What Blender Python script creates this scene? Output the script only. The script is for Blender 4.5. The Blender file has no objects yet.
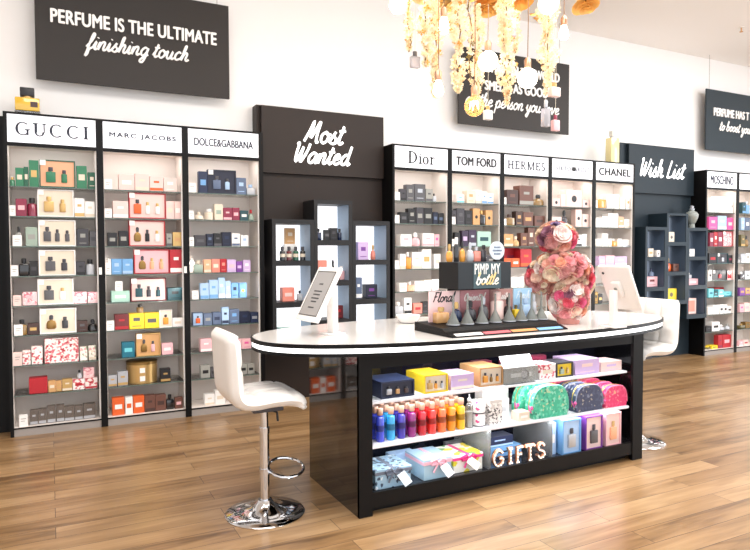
import bpy, bmesh, math, random
from mathutils import Vector, Matrix
PI = math.pi
C = bpy.context.scene.collection
SC = bpy.context.scene
random.seed(7)

# ------------------------------------------------------------------ camera
cam_data = bpy.data.cameras.new('camera')
cam_data.sensor_width = 36.0
cam_data.lens = 36.0 * 638.2 / 750.0
cam = bpy.data.objects.new('camera', cam_data)
C.objects.link(cam)
YAW, PITCH, ROLL = .4713, .0372, -.0034
cam.location = (0, 0, 1.3685)
cam.matrix_world = (Matrix.Translation((0, 0, 1.3685)) @ Matrix.Rotation(-YAW, 4, 'Z')
                    @ Matrix.Rotation(PI / 2 - PITCH, 4, 'X') @ Matrix.Rotation(ROLL, 4, 'Z'))
SC.camera = cam

# ------------------------------------------------------------------ world and lights
world = bpy.data.worlds.new('world')
SC.world = world
world.use_nodes = True
bg = world.node_tree.nodes['Background']
bg.inputs[0].default_value = (.93, .96, 1, 1)
bg.inputs[1].default_value = 1.35
SC.view_settings.view_transform = 'Standard'
SC.view_settings.look = 'None'
SC.view_settings.gamma = 1
SC.view_settings.exposure = 0.55
SC.view_settings.use_curve_mapping = False


def area(name, loc, size, power, color=(1, 1, 1), rot=(0, 0, 0), size_y=None):
    d = bpy.data.lights.new(name, 'AREA')
    d.energy = power
    d.color = color
    d.size = size
    if size_y:
        d.shape = 'RECTANGLE'
        d.size_y = size_y
    o = bpy.data.objects.new(name, d)
    o.location = loc
    o.rotation_euler = rot
    C.objects.link(o)
    return o


# unseen fill lamps added at the ceiling, and daylight from the shop front on the right
area('ceiling_light_warm', (0.6, 2.2, 3.93), 2.4, 75, (1, .97, .93), size_y=2.0)
area('ceiling_light_middle', (3.6, 2.2, 3.93), 2.4, 85, (1, .98, .95), size_y=2.0)
area('ceiling_light_right', (7.5, 2.8, 3.93), 2.4, 95, (1, .99, .98), size_y=2.0)
area('shop_window_daylight', (11.5, 0.5, 1.9), 4.0, 200, (.88, .94, 1), (0, math.radians(90), math.radians(25)), size_y=3.2)

# ------------------------------------------------------------------ helpers
def lin(c):
    return c / 12.92 if c <= .04045 else ((c + .055) / 1.055) ** 2.4


def rgb(h):
    return tuple(lin(int(h[i:i + 2], 16) / 255) for i in (0, 2, 4)) + (1,)


MATS = {}


def mat(name, h='808080', rough=.5, metal=0.0, emit=0.0, coat=0.0, trans=0.0, spec=None, ior=None, bump=0.0, sub=0.0):
    if name in MATS:
        return MATS[name]
    m = bpy.data.materials.new(name)
    m.use_nodes = True
    b = m.node_tree.nodes['Principled BSDF']
    col = rgb(h) if isinstance(h, str) else h
    b.inputs['Base Color'].default_value = col
    b.inputs['Roughness'].default_value = rough
    b.inputs['Metallic'].default_value = metal
    b.inputs['Coat Weight'].default_value = coat
    b.inputs['Transmission Weight'].default_value = trans
    if spec is not None:
        b.inputs['Specular IOR Level'].default_value = spec
    if ior:
        b.inputs['IOR'].default_value = ior
    if emit:
        b.inputs['Emission Color'].default_value = col
        b.inputs['Emission Strength'].default_value = emit
    if bump:
        nt = m.node_tree
        n = nt.nodes.new('ShaderNodeTexNoise')
        n.inputs['Scale'].default_value = 60
        bp = nt.nodes.new('ShaderNodeBump')
        bp.inputs['Strength'].default_value = bump
        bp.inputs['Distance'].default_value = .004
        nt.links.new(n.outputs['Fac'], bp.inputs['Height'])
        nt.links.new(bp.outputs['Normal'], b.inputs['Normal'])
    MATS[name] = m
    return m


def thin_glass(name, h, opacity=.12, rough=.03):
    """a thin sheet: mostly see-through, with a Fresnel reflection and a faint tint"""
    if name in MATS:
        return MATS[name]
    m = bpy.data.materials.new(name)
    m.use_nodes = True
    nt = m.node_tree
    nt.nodes.clear()
    out = nt.nodes.new('ShaderNodeOutputMaterial')
    t = nt.nodes.new('ShaderNodeBsdfTransparent')
    t.inputs[0].default_value = rgb(h)
    g = nt.nodes.new('ShaderNodeBsdfGlossy')
    g.inputs['Roughness'].default_value = rough
    f = nt.nodes.new('ShaderNodeFresnel')
    f.inputs[0].default_value = 1.45
    mx = nt.nodes.new('ShaderNodeMixShader')
    nt.links.new(f.outputs[0], mx.inputs[0])
    nt.links.new(t.outputs[0], mx.inputs[1])
    nt.links.new(g.outputs[0], mx.inputs[2])
    d = nt.nodes.new('ShaderNodeBsdfDiffuse')
    d.inputs[0].default_value = rgb(h)
    mx2 = nt.nodes.new('ShaderNodeMixShader')
    mx2.inputs[0].default_value = opacity
    nt.links.new(mx.outputs[0], mx2.inputs[1])
    nt.links.new(d.outputs[0], mx2.inputs[2])
    nt.links.new(mx2.outputs[0], out.inputs[0])
    MATS[name] = m
    return m


def spotted(name, stops, scale=60, rough=.45, tex='voronoi', stretch=None):
    """print of small patches: cell colours through a stepped ramp"""
    if name in MATS:
        return MATS[name]
    m = mat(name, 'ffffff', rough)
    nt = m.node_tree
    tc = nt.nodes.new('ShaderNodeTexCoord')
    mp = nt.nodes.new('ShaderNodeMapping')
    if stretch:
        mp.inputs['Scale'].default_value = stretch
    nt.links.new(tc.outputs['Object'], mp.inputs[0])
    r = nt.nodes.new('ShaderNodeValToRGB')
    r.color_ramp.interpolation = 'CONSTANT'
    e = r.color_ramp.elements
    while len(e) < len(stops):
        e.new(.5)
    for k, (p, h) in enumerate(stops):
        e[k].position = p
        e[k].color = rgb(h)
    if tex == 'voronoi':
        v = nt.nodes.new('ShaderNodeTexVoronoi')
        v.inputs['Scale'].default_value = scale
        s = nt.nodes.new('ShaderNodeSeparateColor')
        nt.links.new(mp.outputs[0], v.inputs['Vector'])
        nt.links.new(v.outputs['Color'], s.inputs[0])
        nt.links.new(s.outputs[0], r.inputs[0])
    elif tex == 'noise':
        v = nt.nodes.new('ShaderNodeTexNoise')
        v.inputs['Scale'].default_value = scale
        v.inputs['Detail'].default_value = 3
        nt.links.new(mp.outputs[0], v.inputs['Vector'])
        nt.links.new(v.outputs['Fac'], r.inputs[0])
    else:
        v = nt.nodes.new('ShaderNodeTexWave')
        v.inputs['Scale'].default_value = scale
        nt.links.new(mp.outputs[0], v.inputs['Vector'])
        nt.links.new(v.outputs['Fac'], r.inputs[0])
    nt.links.new(r.outputs[0], nt.nodes['Principled BSDF'].inputs['Base Color'])
    return m


class MB:
    """collects shapes and links them as one mesh object"""

    def __init__(s):
        s.v, s.f, s.sm = [], [], False

    def add(s, vs, fs, M=None):
        n = len(s.v)
        s.v += [tuple(M @ Vector(p)) if M is not None else tuple(p) for p in vs]
        s.f += [tuple(n + i for i in f) for f in fs]
        return s

    def box(s, x0, x1, y0, y1, z0, z1, M=None):
        vs = [(x, y, z) for z in (z0, z1) for y in (y0, y1) for x in (x0, x1)]
        return s.add(vs, [(0, 2, 3, 1), (4, 5, 7, 6), (0, 1, 5, 4), (2, 6, 7, 3), (0, 4, 6, 2), (1, 3, 7, 5)], M)

    def rbox(s, x0, x1, y0, y1, z0, z1, r=.002, seg=2, M=None):
        bm = bmesh.new()
        bmesh.ops.create_cube(bm, size=1)
        for v in bm.verts:
            v.co = Vector(((x0 + x1) / 2 + v.co.x * (x1 - x0), (y0 + y1) / 2 + v.co.y * (y1 - y0), (z0 + z1) / 2 + v.co.z * (z1 - z0)))
        bmesh.ops.bevel(bm, geom=bm.edges[:], offset=r, segments=seg, profile=.5, affect='EDGES')
        s.bm(bm, M)
        s.sm = True
        return s

    def bm(s, bm, M=None):
        bm.verts.index_update()
        s.add([v.co.copy() for v in bm.verts], [tuple(v.index for v in f.verts) for f in bm.faces], M)
        bm.free()
        return s

    def lathe(s, prof, n=20, M=None, sx=1, sy=1):
        """profile [(r, z)] turned about z; closed with caps where r > 0"""
        vs, fs = [], []
        for r, z in prof:
            for k in range(n):
                a = 2 * PI * k / n
                vs.append((r * math.cos(a) * sx, r * math.sin(a) * sy, z))
        for i in range(len(prof) - 1):
            for k in range(n):
                j = (k + 1) % n
                fs.append((i * n + k, i * n + j, (i + 1) * n + j, (i + 1) * n + k))
        fs.append(tuple(reversed(range(n))))
        fs.append(tuple((len(prof) - 1) * n + k for k in range(n)))
        s.sm = True
        return s.add(vs, fs, M)

    def tube(s, pts, r, n=8, closed=False, flat=None, M=None):
        """round (or flattened along y by FLAT) tube through points"""
        P = [Vector(p) for p in pts]
        m = len(P)
        vs, fs = [], []
        up = None
        for i in range(m):
            if closed:
                t = P[(i + 1) % m] - P[i - 1]
            else:
                t = P[min(i + 1, m - 1)] - P[max(i - 1, 0)]
            t = t.normalized() if t.length > 1e-9 else Vector((0, 0, 1))
            if flat is not None:
                b = Vector((0, 1, 0))
                a = t.cross(b)
                a = a.normalized() if a.length > 1e-6 else Vector((1, 0, 0))
                for k in range(n):
                    w = 2 * PI * k / n
                    vs.append(P[i] + a * (r * math.cos(w)) + b * (flat * math.sin(w)))
            else:
                if up is None:
                    up = Vector((0, 0, 1)) if abs(t.z) < .9 else Vector((1, 0, 0))
                a = (up - t * up.dot(t)).normalized()
                up = a
                b = t.cross(a)
                rr = r[i] if isinstance(r, (list, tuple)) else r
                for k in range(n):
                    w = 2 * PI * k / n
                    vs.append(P[i] + a * (rr * math.cos(w)) + b * (rr * math.sin(w)))
        for i in range(m if closed else m - 1):
            i2 = (i + 1) % m
            for k in range(n):
                j = (k + 1) % n
                fs.append((i * n + k, i * n + j, i2 * n + j, i2 * n + k))
        if not closed:
            fs.append(tuple(reversed(range(n))))
            fs.append(tuple((m - 1) * n + k for k in range(n)))
        s.sm = True
        return s.add(vs, fs, M)

    def prism(s, poly, y0, y1, M=None):
        """outline [(x, z)] extruded from y0 to y1"""
        n = len(poly)
        vs = [(x, y0, z) for x, z in poly] + [(x, y1, z) for x, z in poly]
        fs = [tuple(range(n)), tuple(reversed(range(n, 2 * n)))]
        fs += [(i, i + n, (i + 1) % n + n, (i + 1) % n) for i in range(n)]
        return s.add(vs, fs, M)

    def prism_z(s, poly, z0, z1, M=None):
        n = len(poly)
        vs = [(x, y, z0) for x, y in poly] + [(x, y, z1) for x, y in poly]
        fs = [tuple(reversed(range(n))), tuple(range(n, 2 * n))]
        fs += [(i, (i + 1) % n, (i + 1) % n + n, i + n) for i in range(n)]
        return s.add(vs, fs, M)

    def build(s, name, m, parent=None, loc=None, smooth=None):
        me = bpy.data.meshes.new(name)
        me.from_pydata([tuple(p) for p in s.v], [], s.f)
        if s.sm if smooth is None else smooth:
            me.polygons.foreach_set('use_smooth', [True] * len(me.polygons))
            me.set_sharp_from_angle(angle=math.radians(38))
        me.update()
        return link(name, me, m, parent, loc)


def link(name, me, m, parent=None, loc=None):
    o = bpy.data.objects.new(name, me)
    if m and not me.materials:
        me.materials.append(m)
    C.objects.link(o)
    if parent:
        o.parent = parent
    if loc:
        o.location = loc
    return o


def tag(o, label, cat, group=None):
    o['label'] = label
    o['category'] = cat
    if group:
        o['group'] = group
    return o


def struct(o):
    o['kind'] = 'structure'
    return o


def empty(name, loc, label, cat, group=None, rz=0):
    o = bpy.data.objects.new(name, None)
    o.location = loc
    o.rotation_euler = (0, 0, rz)
    o.empty_display_size = .05
    C.objects.link(o)
    return tag(o, label, cat, group)


def copy_tree(o, parent=None):
    c = o.copy()
    C.objects.link(c)
    if parent:
        c.parent = parent
    for ch in list(o.children):
        copy_tree(ch, c)
    return c


# ------------------------------------------------------------------ lettering
def text_mesh(s, width, height, depth=.004, bold=0.0, space=1.0):
    """plain sans capitals fitted into width x height, standing in the xz plane, facing -y, centred on x"""
    cu = bpy.data.curves.new('lettering', 'FONT')
    cu.body = s
    cu.space_character = space
    cu.extrude = .05
    o = bpy.data.objects.new('lettering_source', cu)
    C.objects.link(o)
    bpy.context.view_layer.update()
    dg = bpy.context.evaluated_depsgraph_get()
    me = bpy.data.meshes.new_from_object(o.evaluated_get(dg))
    bpy.data.objects.remove(o)
    bpy.data.curves.remove(cu)
    xs = [v.co.x for v in me.vertices]
    ys = [v.co.y for v in me.vertices]
    x0, x1, y0, y1 = min(xs), max(xs), min(ys), max(ys)
    kx = width / (x1 - x0)
    kz = height / (y1 - y0)
    for v in me.vertices:
        x, y, z = v.co
        v.co = ((x - (x0 + x1) / 2) * kx, -z / .05 * depth / 2 - depth / 2, (y - y0) * kz)
    me.materials.clear()
    if bold:
        bm = bmesh.new()
        bm.from_mesh(me)
        src = bm.verts[:] + bm.edges[:] + bm.faces[:]
        for dx, dz, dy in ((bold, 0, -.00004), (-bold, 0, -.00008), (0, bold * .6, -.00012), (0, -bold * .6, -.00016)):
            g = bmesh.ops.duplicate(bm, geom=src)['geom']
            for v in g:
                if isinstance(v, bmesh.types.BMVert):
                    v.co += Vector((dx, dy, dz))
        bm.to_mesh(me)
        bm.free()
    return me


GL = {
    'a': (1.05, [[(.8, .85), (.5, 1), (.15, .6), (.18, .12), (.45, .02), (.72, .35), (.82, .95), (.76, .3), (.88, .02), (1.1, .2)]]),
    'b': (.95, [[(0, .2), (.3, 1.2), (.35, 1.85), (.2, 1.7), (.12, .6), (.2, .1), (.5, 0), (.75, .4), (.62, .85), (.4, .8), (.95, .8)]]),
    'c': (.8, [[(.7, .8), (.5, 1), (.2, .75), (.12, .3), (.35, 0), (.85, .25)]]),
    'd': (1.05, [[(.8, .85), (.5, 1), (.15, .6), (.18, .12), (.45, .02), (.72, .4), (.85, 1.2), (.9, 1.85), (.8, .9), (.78, .2), (.9, 0), (1.1, .2)]]),
    'e': (.8, [[(.05, .4), (.5, .55), (.65, .8), (.45, 1), (.18, .75), (.15, .25), (.4, 0), (.85, .25)]]),
    'f': (.7, [[(0, .2), (.4, 1), (.55, 1.7), (.4, 1.85), (.28, 1.2), (.18, -.3), (.12, -.85), (.3, -.6), (.35, -.05), (.75, .25)]]),
    'g': (.95, [[(.75, .85), (.45, 1), (.12, .6), (.18, .12), (.45, .02), (.7, .4), (.8, .95), (.7, -.2), (.5, -.8), (.2, -.75), (.3, -.4), (.95, .2)]]),
    'h': (1.0, [[(0, .2), (.3, 1.2), (.38, 1.85), (.22, 1.6), (.12, 0)], [(.12, .05), (.3, .75), (.55, 1), (.68, .8), (.6, .2), (.75, 0), (1, .2)]]),
    'i': (.5, [[(0, .2), (.22, .95), (.18, .2), (.3, 0), (.5, .2)], [(.29, 1.36), (.31, 1.44)]]),
    'l': (.5, [[(0, .2), (.3, 1.2), (.35, 1.85), (.2, 1.6), (.14, .3), (.28, 0), (.5, .2)]]),
    'n': (1.0, [[(0, .3), (.15, .95), (.12, 0)], [(.12, .1), (.3, .8), (.55, 1), (.68, .8), (.62, .2), (.76, 0), (1, .2)]]),
    'o': (.9, [[(.5, 1), (.15, .75), (.12, .25), (.4, 0), (.7, .3), (.7, .75), (.45, 1), (.6, .78), (.95, .8)]]),
    'p': (.95, [[(0, .3), (.18, .95), (.1, -.2), (.05, -.85)], [(.14, .3), (.35, .9), (.6, 1), (.75, .6), (.6, .1), (.35, 0), (.2, .2)], [(.5, .02), (.95, .2)]]),
    'r': (.75, [[(0, .2), (.15, 1), (.3, .85), (.55, .9), (.5, .3), (.6, 0), (.8, .2)]]),
    's': (.75, [[(0, .1), (.44, 1.04), (.36, .74), (.64, .34), (.46, .0), (.1, .12)], [(.5, .01), (.78, .2)]]),
    't': (.6, [[(0, .2), (.3, 1), (.35, 1.6), (.22, .8), (.2, .2), (.35, 0), (.6, .2)], [(.02, 1.15), (.6, 1.2)]]),
    'u': (1.0, [[(0, .3), (.15, .95), (.12, .3), (.3, 0), (.55, .2), (.72, .95), (.66, .25), (.8, 0), (1, .2)]]),
    'v': (.85, [[(0, .8), (.15, .95), (.25, .3), (.35, 0), (.6, .5), (.7, .95), (.9, .85)]]),
    'y': (.9, [[(0, .4), (.15, .95), (.15, .35), (.35, .05), (.6, .4), (.72, .95), (.6, -.2), (.4, -.8), (.15, -.7), (.3, -.3), (.9, .2)]]),
    'M': (1.4, [[(0, .05), (.3, 1), (.5, 1.85), (.5, .9), (.55, .4), (.85, 1.2), (1.1, 1.85), (1.05, .8), (1.1, .05), (1.3, .1)]]),
    'W': (1.45, [[(.1, 1.7), (.25, 1.85), (.2, .9), (.3, .05), (.65, 1), (.75, 1.5), (.7, .6), (.8, .05), (1.2, 1), (1.35, 1.85)]]),
    'L': (.95, [[(.4, 1.85), (.25, 1), (.15, .1), (.2, .03), (.5, .05), (.9, .15)]]),
    'F': (1.0, [[(.35, 1.75), (.25, .9), (.1, 0)], [(.1, 1.7), (.5, 1.8), (1, 1.75)], [(.1, .95), (.7, 1)]]),
    'O': (1.25, [[(.7, 1.85), (.25, 1.5), (.1, .7), (.4, 0), (.9, .4), (1.1, 1.2), (.8, 1.8), (.6, 1.7)]]),
    ' ': (.55, []),
}


def smooth_path(P, k=5):
    if len(P) < 3:
        return P
    Q = [P[0]] + list(P) + [P[-1]]
    out = []
    for i in range(1, len(Q) - 2):
        p0, p1, p2, p3 = Q[i - 1:i + 3]
        for j in range(k):
            t = j / k
            out.append(tuple(.5 * (2 * b + (c - a) * t + (2 * a - 5 * b + 4 * c - d) * t * t + (3 * b - a - 3 * c + d) * t ** 3)
                             for a, b, c, d in zip(p0, p1, p2, p3)))
    out.append(P[-1])
    return out


def script_mesh(lines, width, stroke, slant=.28, depth=.004, align=None):
    """brush script: LINES = [(text, x centre, baseline z, width)], as one MB in the xz plane facing -y"""
    mb = MB()
    for text, xc, zb, w in lines:
        x = 0
        st = []
        for ch in text:
            adv, strokes = GL[ch]
            for q in strokes:
                st.append([(x + a + slant * b, b) for a, b in q])
            x += adv
        xs = [p[0] for q in st for p in q]
        k = w / (max(xs) - min(xs))
        mid = (max(xs) + min(xs)) / 2
        for q in st:
            pts = smooth_path([(xc + (a - mid) * k, zb + b * k) for a, b in q])
            mb.tube([(a, -depth, b) for a, b in pts], stroke, 8, flat=depth)
    return mb


def arc(mb, cx, cz, rx, rz, a0, a1, t0, t1, y0, y1, n=16):
    """arc stroke whose thickness is T1 at its sides and T0 at its top and bottom"""
    for i in range(n):
        q = []
        for a, sgn in ((a0 + (a1 - a0) * i / n, 1), (a0 + (a1 - a0) * (i + 1) / n, 1)):
            a = math.radians(a)
            t = t0 + (t1 - t0) * abs(math.cos(a)) ** 1.5
            q.append(((cx + rx * math.cos(a), cz + rz * math.sin(a)), (cx + (rx - t) * math.cos(a), cz + (rz - t0 - (t - t0) * .25) * math.sin(a))))
        mb.prism([q[0][0], q[1][0], q[1][1], q[0][1]], y0, y1)


def serif_mesh(text, width, height, depth=.003, slab=False):
    """roman capitals with thick and thin strokes and serifs, centred on x"""
    T, t = (.17, .075) if not slab else (.15, .11)
    mb = MB()
    y0, y1 = -depth, 0

    def R(x0, x1, z0, z1):
        mb.prism([(x0, z0), (x1, z0), (x1, z1), (x0, z1)], y0, y1)

    def L(x0, z0, x1, z1, w):
        mb.prism([(x0 - w / 2, z0), (x0 + w / 2, z0), (x1 + w / 2, z1), (x1 - w / 2, z1)], y0, y1)

    def stem(x, w, z0=0, z1=1, sf=.07):
        R(x, x + w, z0, z1)
        R(x - sf, x + w + sf, z0, z0 + t)
        R(x - sf, x + w + sf, z1 - t, z1)
    x = 0
    gap = (.22 if not slab else .2) if text.isupper() else .12
    for ch in text:
        if ch in 'GC':
            arc(mb, x + .46, .5, .46, .52, 48, 312, t, T, y0, y1)
            if ch == 'G':
                R(x + .7, x + .82, .02, .42)
                R(x + .58, x + .92, .4, .4 + t)
            adv = .9
        elif ch == 'U':
            R(x + .08, x + .08 + T, .3, 1)
            R(x - .02, x + .3, 1 - t, 1)
            R(x + .66, x + .66 + t, .3, 1)
            R(x + .56, x + .82, 1 - t, 1)
            arc(mb, x + .395, .32, .315, .34, 180, 360, t, T * .8, y0, y1)
            adv = .82
        elif ch == 'I':
            stem(x + .07, T)
            adv = .27
        elif ch == 'D':
            stem(x + .07, T)
            arc(mb, x + .2, .5, .62, .5, -90, 90, t, T, y0, y1)
            adv = .86
        elif ch == 'i':
            R(x + .06, x + .2, 0, .62)
            R(x, x + .27, 0, t)
            R(x, x + .2, .62 - t, .62)
            arc(mb, x + .12, .78, .06, .06, 0, 360, .05, .05, y0, y1)
            adv = .22
        elif ch == 'o':
            arc(mb, x + .29, .3, .29, .33, 0, 360, t * 1.2, T * .9, y0, y1)
            adv = .58
        elif ch == 'r':
            R(x + .06, x + .2, 0, .62)
            R(x, x + .27, 0, t)
            R(x, x + .2, .62 - t, .62)
            arc(mb, x + .32, .42, .17, .19, 30, 170, .08, .10, y0, y1)
            adv = .46
        elif ch == 'H':
            stem(x + .07, T)
            stem(x + .6, T)
            R(x + .1, x + .65, .47, .47 + t)
            adv = .8
        elif ch == 'E':
            stem(x + .07, T)
            for z in (0, .47, 1 - t):
                R(x + .1, x + (.6 if z != .47 else .48), z, z + t)
            R(x + .6 - t, x + .6, 0, .25)
            R(x + .6 - t, x + .6, .75, 1)
            adv = .6
        elif ch == 'R':
            stem(x + .07, T)
            arc(mb, x + .3, .74, .3, .26, -90, 90, t, T * .8, y0, y1)
            R(x + .1, x + .3, 1 - t, 1)
            R(x + .1, x + .3, .48, .48 + t)
            L(x + .63, 0, x + .32, .5, T)
            R(x + .54, x + .76, 0, t)
            adv = .74
        elif ch == 'M':
            stem(x + .05, t + .02)
            stem(x + .8, T * .85)
            L(x + .47, 0, x + .1, 1, T)
            L(x + .47, 0, x + .83, 1, t)
            adv = .98
        elif ch == 'S':
            arc(mb, x + .27, .74, .25, .27, 30, 270, t + .02, T * .8, y0, y1)
            arc(mb, x + .27, .255, .27, .27, -150, 90, t + .02, T * .8, y0, y1)
            adv = .54
        x += adv + gap
    xs = [p[0] for p in mb.v]
    zs = [p[2] for p in mb.v]
    k = width / (max(xs) - min(xs))
    m = (max(xs) + min(xs)) / 2
    kz = height / (max(zs) - min(zs))
    mb.v = [((a - m) * k, b, (c - min(zs)) * kz) for a, b, c in mb.v]
    return mb

# ------------------------------------------------------------------ materials
WALL = mat('wall_paint', 'f5f4f3', .7)
CEIL = mat('ceiling_paint', 'f8f6f4', .8)
BLACK = mat('black_laminate', '0b0a0b', .45, spec=.2)
GLOSS = mat('black_gloss', '0d0c0d', .06, coat=.5)
INTER = mat('unit_interior', 'e6ddd6', .6)
PLINTH = mat('plinth_grey', '9b948f', .5)
SIGNW = mat('backlit_sign', 'f4f5fb', .5, emit=.3)
INK = mat('sign_ink', '23283a', .6)
INKB = mat('sign_ink_black', '17181c', .6)
INKP = mat('sign_ink_pale', '7a7f8a', .6)
LETW = mat('white_letters', 'ffffff', .4, emit=.9)
LETP = mat('white_painted_letters', 'fbfaf8', .4)
BRD_W = mat('board_charcoal', '34302e', .55, spec=.3)
BRD_C = mat('board_slate', '2b353c', .55, spec=.3)  # bluer board copy: cool daylight reflection put into the colour
PAN_W = mat('panel_brown_black', '2b221e', .5, spec=.3)  # dark panel with the warm light at this end put into the colour
PAN_C = mat('panel_slate', '212c34', .5, spec=.3)  # dark panel with grazing daylight reflection put into the colour
CHROME = mat('chrome', 'd8d8da', .07, 1)
LEATHER = mat('white_leather', 'f3efea', .38, bump=.15)
WHITEP = mat('white_plastic', 'f4f1ee', .35)
STONE = mat('white_stone_top', 'f3efeb', .12, coat=.3)
LED = mat('light_strip', 'ffffff', .5, emit=3.0)
GLASS = thin_glass('shelf_glass', 'f5f6f5', .025)
GEDGE = mat('glass_edge', '5d6f68', .2)
CLEAR = thin_glass('clear_glass', 'f4f6f6', .10)
WIRE = mat('wire', '8b8782', .4, 1)

floor_mat = mat('oak_planks', 'b88a5e', .3, coat=.35)
floor_mat.node_tree.nodes['Principled BSDF'].inputs['Coat Roughness'].default_value = .22
nt = floor_mat.node_tree
tc = nt.nodes.new('ShaderNodeTexCoord')
br = nt.nodes.new('ShaderNodeTexBrick')
br.offset = .37
br.offset_frequency = 2
br.inputs['Scale'].default_value = 1
br.inputs['Brick Width'].default_value = 1.25
br.inputs['Row Height'].default_value = .135
br.inputs['Mortar Size'].default_value = .0015
br.inputs['Mortar Smooth'].default_value = .1
br.inputs['Bias'].default_value = 0
br.inputs['Color1'].default_value = (0, 0, 0, 1)
br.inputs['Color2'].default_value = (1, 1, 1, 1)
br.inputs['Mortar'].default_value = (.5, .5, .5, 1)
nt.links.new(tc.outputs['Object'], br.inputs['Vector'])
# each plank shifts the grain, then grain and plank tone mix
sep = nt.nodes.new('ShaderNodeSeparateColor')
nt.links.new(br.outputs['Color'], sep.inputs[0])
comb = nt.nodes.new('ShaderNodeCombineXYZ')
mul = nt.nodes.new('ShaderNodeMath')
mul.operation = 'MULTIPLY'
mul.inputs[1].default_value = 37
nt.links.new(sep.outputs[0], mul.inputs[0])
nt.links.new(mul.outputs[0], comb.inputs[0])
nt.links.new(mul.outputs[0], comb.inputs[2])
addv = nt.nodes.new('ShaderNodeVectorMath')
nt.links.new(tc.outputs['Object'], addv.inputs[0])
nt.links.new(comb.outputs[0], addv.inputs[1])
mp = nt.nodes.new('ShaderNodeMapping')
mp.inputs['Scale'].default_value = (1.1, 11, 1)
nt.links.new(addv.outputs[0], mp.inputs[0])
gr = nt.nodes.new('ShaderNodeTexNoise')
gr.inputs['Scale'].default_value = 1.6
gr.inputs['Detail'].default_value = 6
gr.inputs['Distortion'].default_value = .9
nt.links.new(mp.outputs[0], gr.inputs['Vector'])
mixf = nt.nodes.new('ShaderNodeMath')
mixf.operation = 'MULTIPLY_ADD'
mixf.inputs[1].default_value = .3
nt.links.new(sep.outputs[0], mixf.inputs[0])
g2 = nt.nodes.new('ShaderNodeMath')
g2.operation = 'MULTIPLY'
g2.inputs[1].default_value = .85
nt.links.new(gr.outputs['Fac'], g2.inputs[0])
nt.links.new(g2.outputs[0], mixf.inputs[2])
rp = nt.nodes.new('ShaderNodeValToRGB')
e = rp.color_ramp.elements
e.new(.5)
e.new(.7)
for k, (p, h) in enumerate(((.28, '62472c'), (.45, '8d6c47'), (.62, 'a5825a'), (.85, 'bd9b72'))):
    e[k].position = p
    e[k].color = rgb(h)
nt.links.new(mixf.outputs[0], rp.inputs[0])
mm = nt.nodes.new('ShaderNodeMix')
mm.data_type = 'RGBA'
nt.links.new(br.outputs['Fac'], mm.inputs[0])
nt.links.new(rp.outputs[0], mm.inputs[6])
mm.inputs[7].default_value = rgb('45342a')
nt.links.new(mm.outputs[2], nt.nodes['Principled BSDF'].inputs['Base Color'])

# ------------------------------------------------------------------ the setting
YW = 5.72
CZ = 3.95
struct(MB().box(-4, 14, -2.5, 5.9, -.1, 0).build('floor', floor_mat))
struct(MB().box(-4, 14, YW, 5.9, 0, CZ).build('wall_back', WALL))
struct(MB().box(-4.2, -4, -2.5, 5.9, 0, CZ).build('wall_left', WALL))
struct(MB().box(-4.2, 14, -2.5, 5.9, CZ, CZ + .1).build('ceiling', CEIL))

# ceiling fittings seen at the top right
def disc_light(name, x, y, r, label, on):
    t = empty(name, (x, y, CZ), label, 'ceiling light')
    MB().lathe([(r, -.012), (r * 1.02, -.004), (r * .98, 0)], 28).build('rim', WHITEP, t)
    MB().lathe([(r * .8, -.016), (r * .8, -.012)], 24).build('lens', mat('lamp_lens', 'fff6e6', .4, emit=6) if on else mat('fitting_beige', 'd9c8b6', .5), t)
    return t


# ------------------------------------------------------------------ display units
SZ = [1.857, 1.635, 1.412, 1.19, .969, .748, .523, .30]
YF, YB = 5.38, 5.70
HEADS = {
    'a': ('serif', 'GUCCI', .82, .098, INK), 'b': ('sans', 'MARC JACOBS', .84, .045, INK), 'c': ('sans', 'DOLCE&GABBANA', .83, .062, INK),
    'd': ('serif', 'Dior', .5, .125, INKB), 'e': ('bold', 'TOM FORD', .82, .085, INKB), 'f': ('slab', 'HERMES', .84, .088, INK),
    'g': ('sans', 'VIKTOR&ROLF', .82, .05, INKP), 'h': ('bold', 'CHANEL', .83, .082, INKB), 'i': ('thin', 'MOSCHINO', .76, .11, INK), 'j': None,
}
BAYS = {}
for k, b in enumerate('abcdefghij'):
    if k < 3:
        BAYS[b] = (-.283 + k * .6436, .6436)
    elif k < 8:
        BAYS[b] = (2.934 + (k - 3) * .6558, .6558)
    else:
        BAYS[b] = (7.50 + (k - 8) * .65, .65)
BANK = {**{b: 'left shelving bank' for b in 'abc'}, **{b: 'middle shelving bank' for b in 'defgh'}, **{b: 'right shelving bank' for b in 'ij'}}
BAYNAME = {'a': 'first bay of left bank', 'b': 'second bay of left bank', 'c': 'third bay of left bank', 'd': 'first bay of middle bank',
           'e': 'second bay of middle bank', 'f': 'third bay of middle bank', 'g': 'fourth bay of middle bank', 'h': 'fifth bay of middle bank',
           'i': 'first bay of right bank', 'j': 'second bay of right bank'}
BAYLABEL = {
    'a': 'black shelving unit of green, cream and floral gift sets at the far left',
    'b': 'black shelving unit with red framed gift sets and a round gold tin',
    'c': 'black shelving unit of navy and pale blue cartons behind the white stool',
    'd': 'black shelving unit of charcoal and white cartons under the four letter serif sign',
    'e': 'black shelving unit of gold and black cartons behind the tester display',
    'f': 'black shelving unit of brown cartons with a red block below',
    'g': 'black shelving unit of pink sealed cartons under the faint grey sign',
    'h': 'black shelving unit of white cartons and amber bottles behind the flower figure',
    'i': 'black shelving unit with bright pink and red cartons, right of the slate niches',
    'j': 'black shelving unit cut off by the right edge of the photo',
}
POWER = {'a': 6, 'b': 11, 'c': 11, 'd': 11, 'e': 11, 'f': 11, 'g': 12, 'h': 12, 'i': 11, 'j': 10}
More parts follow.
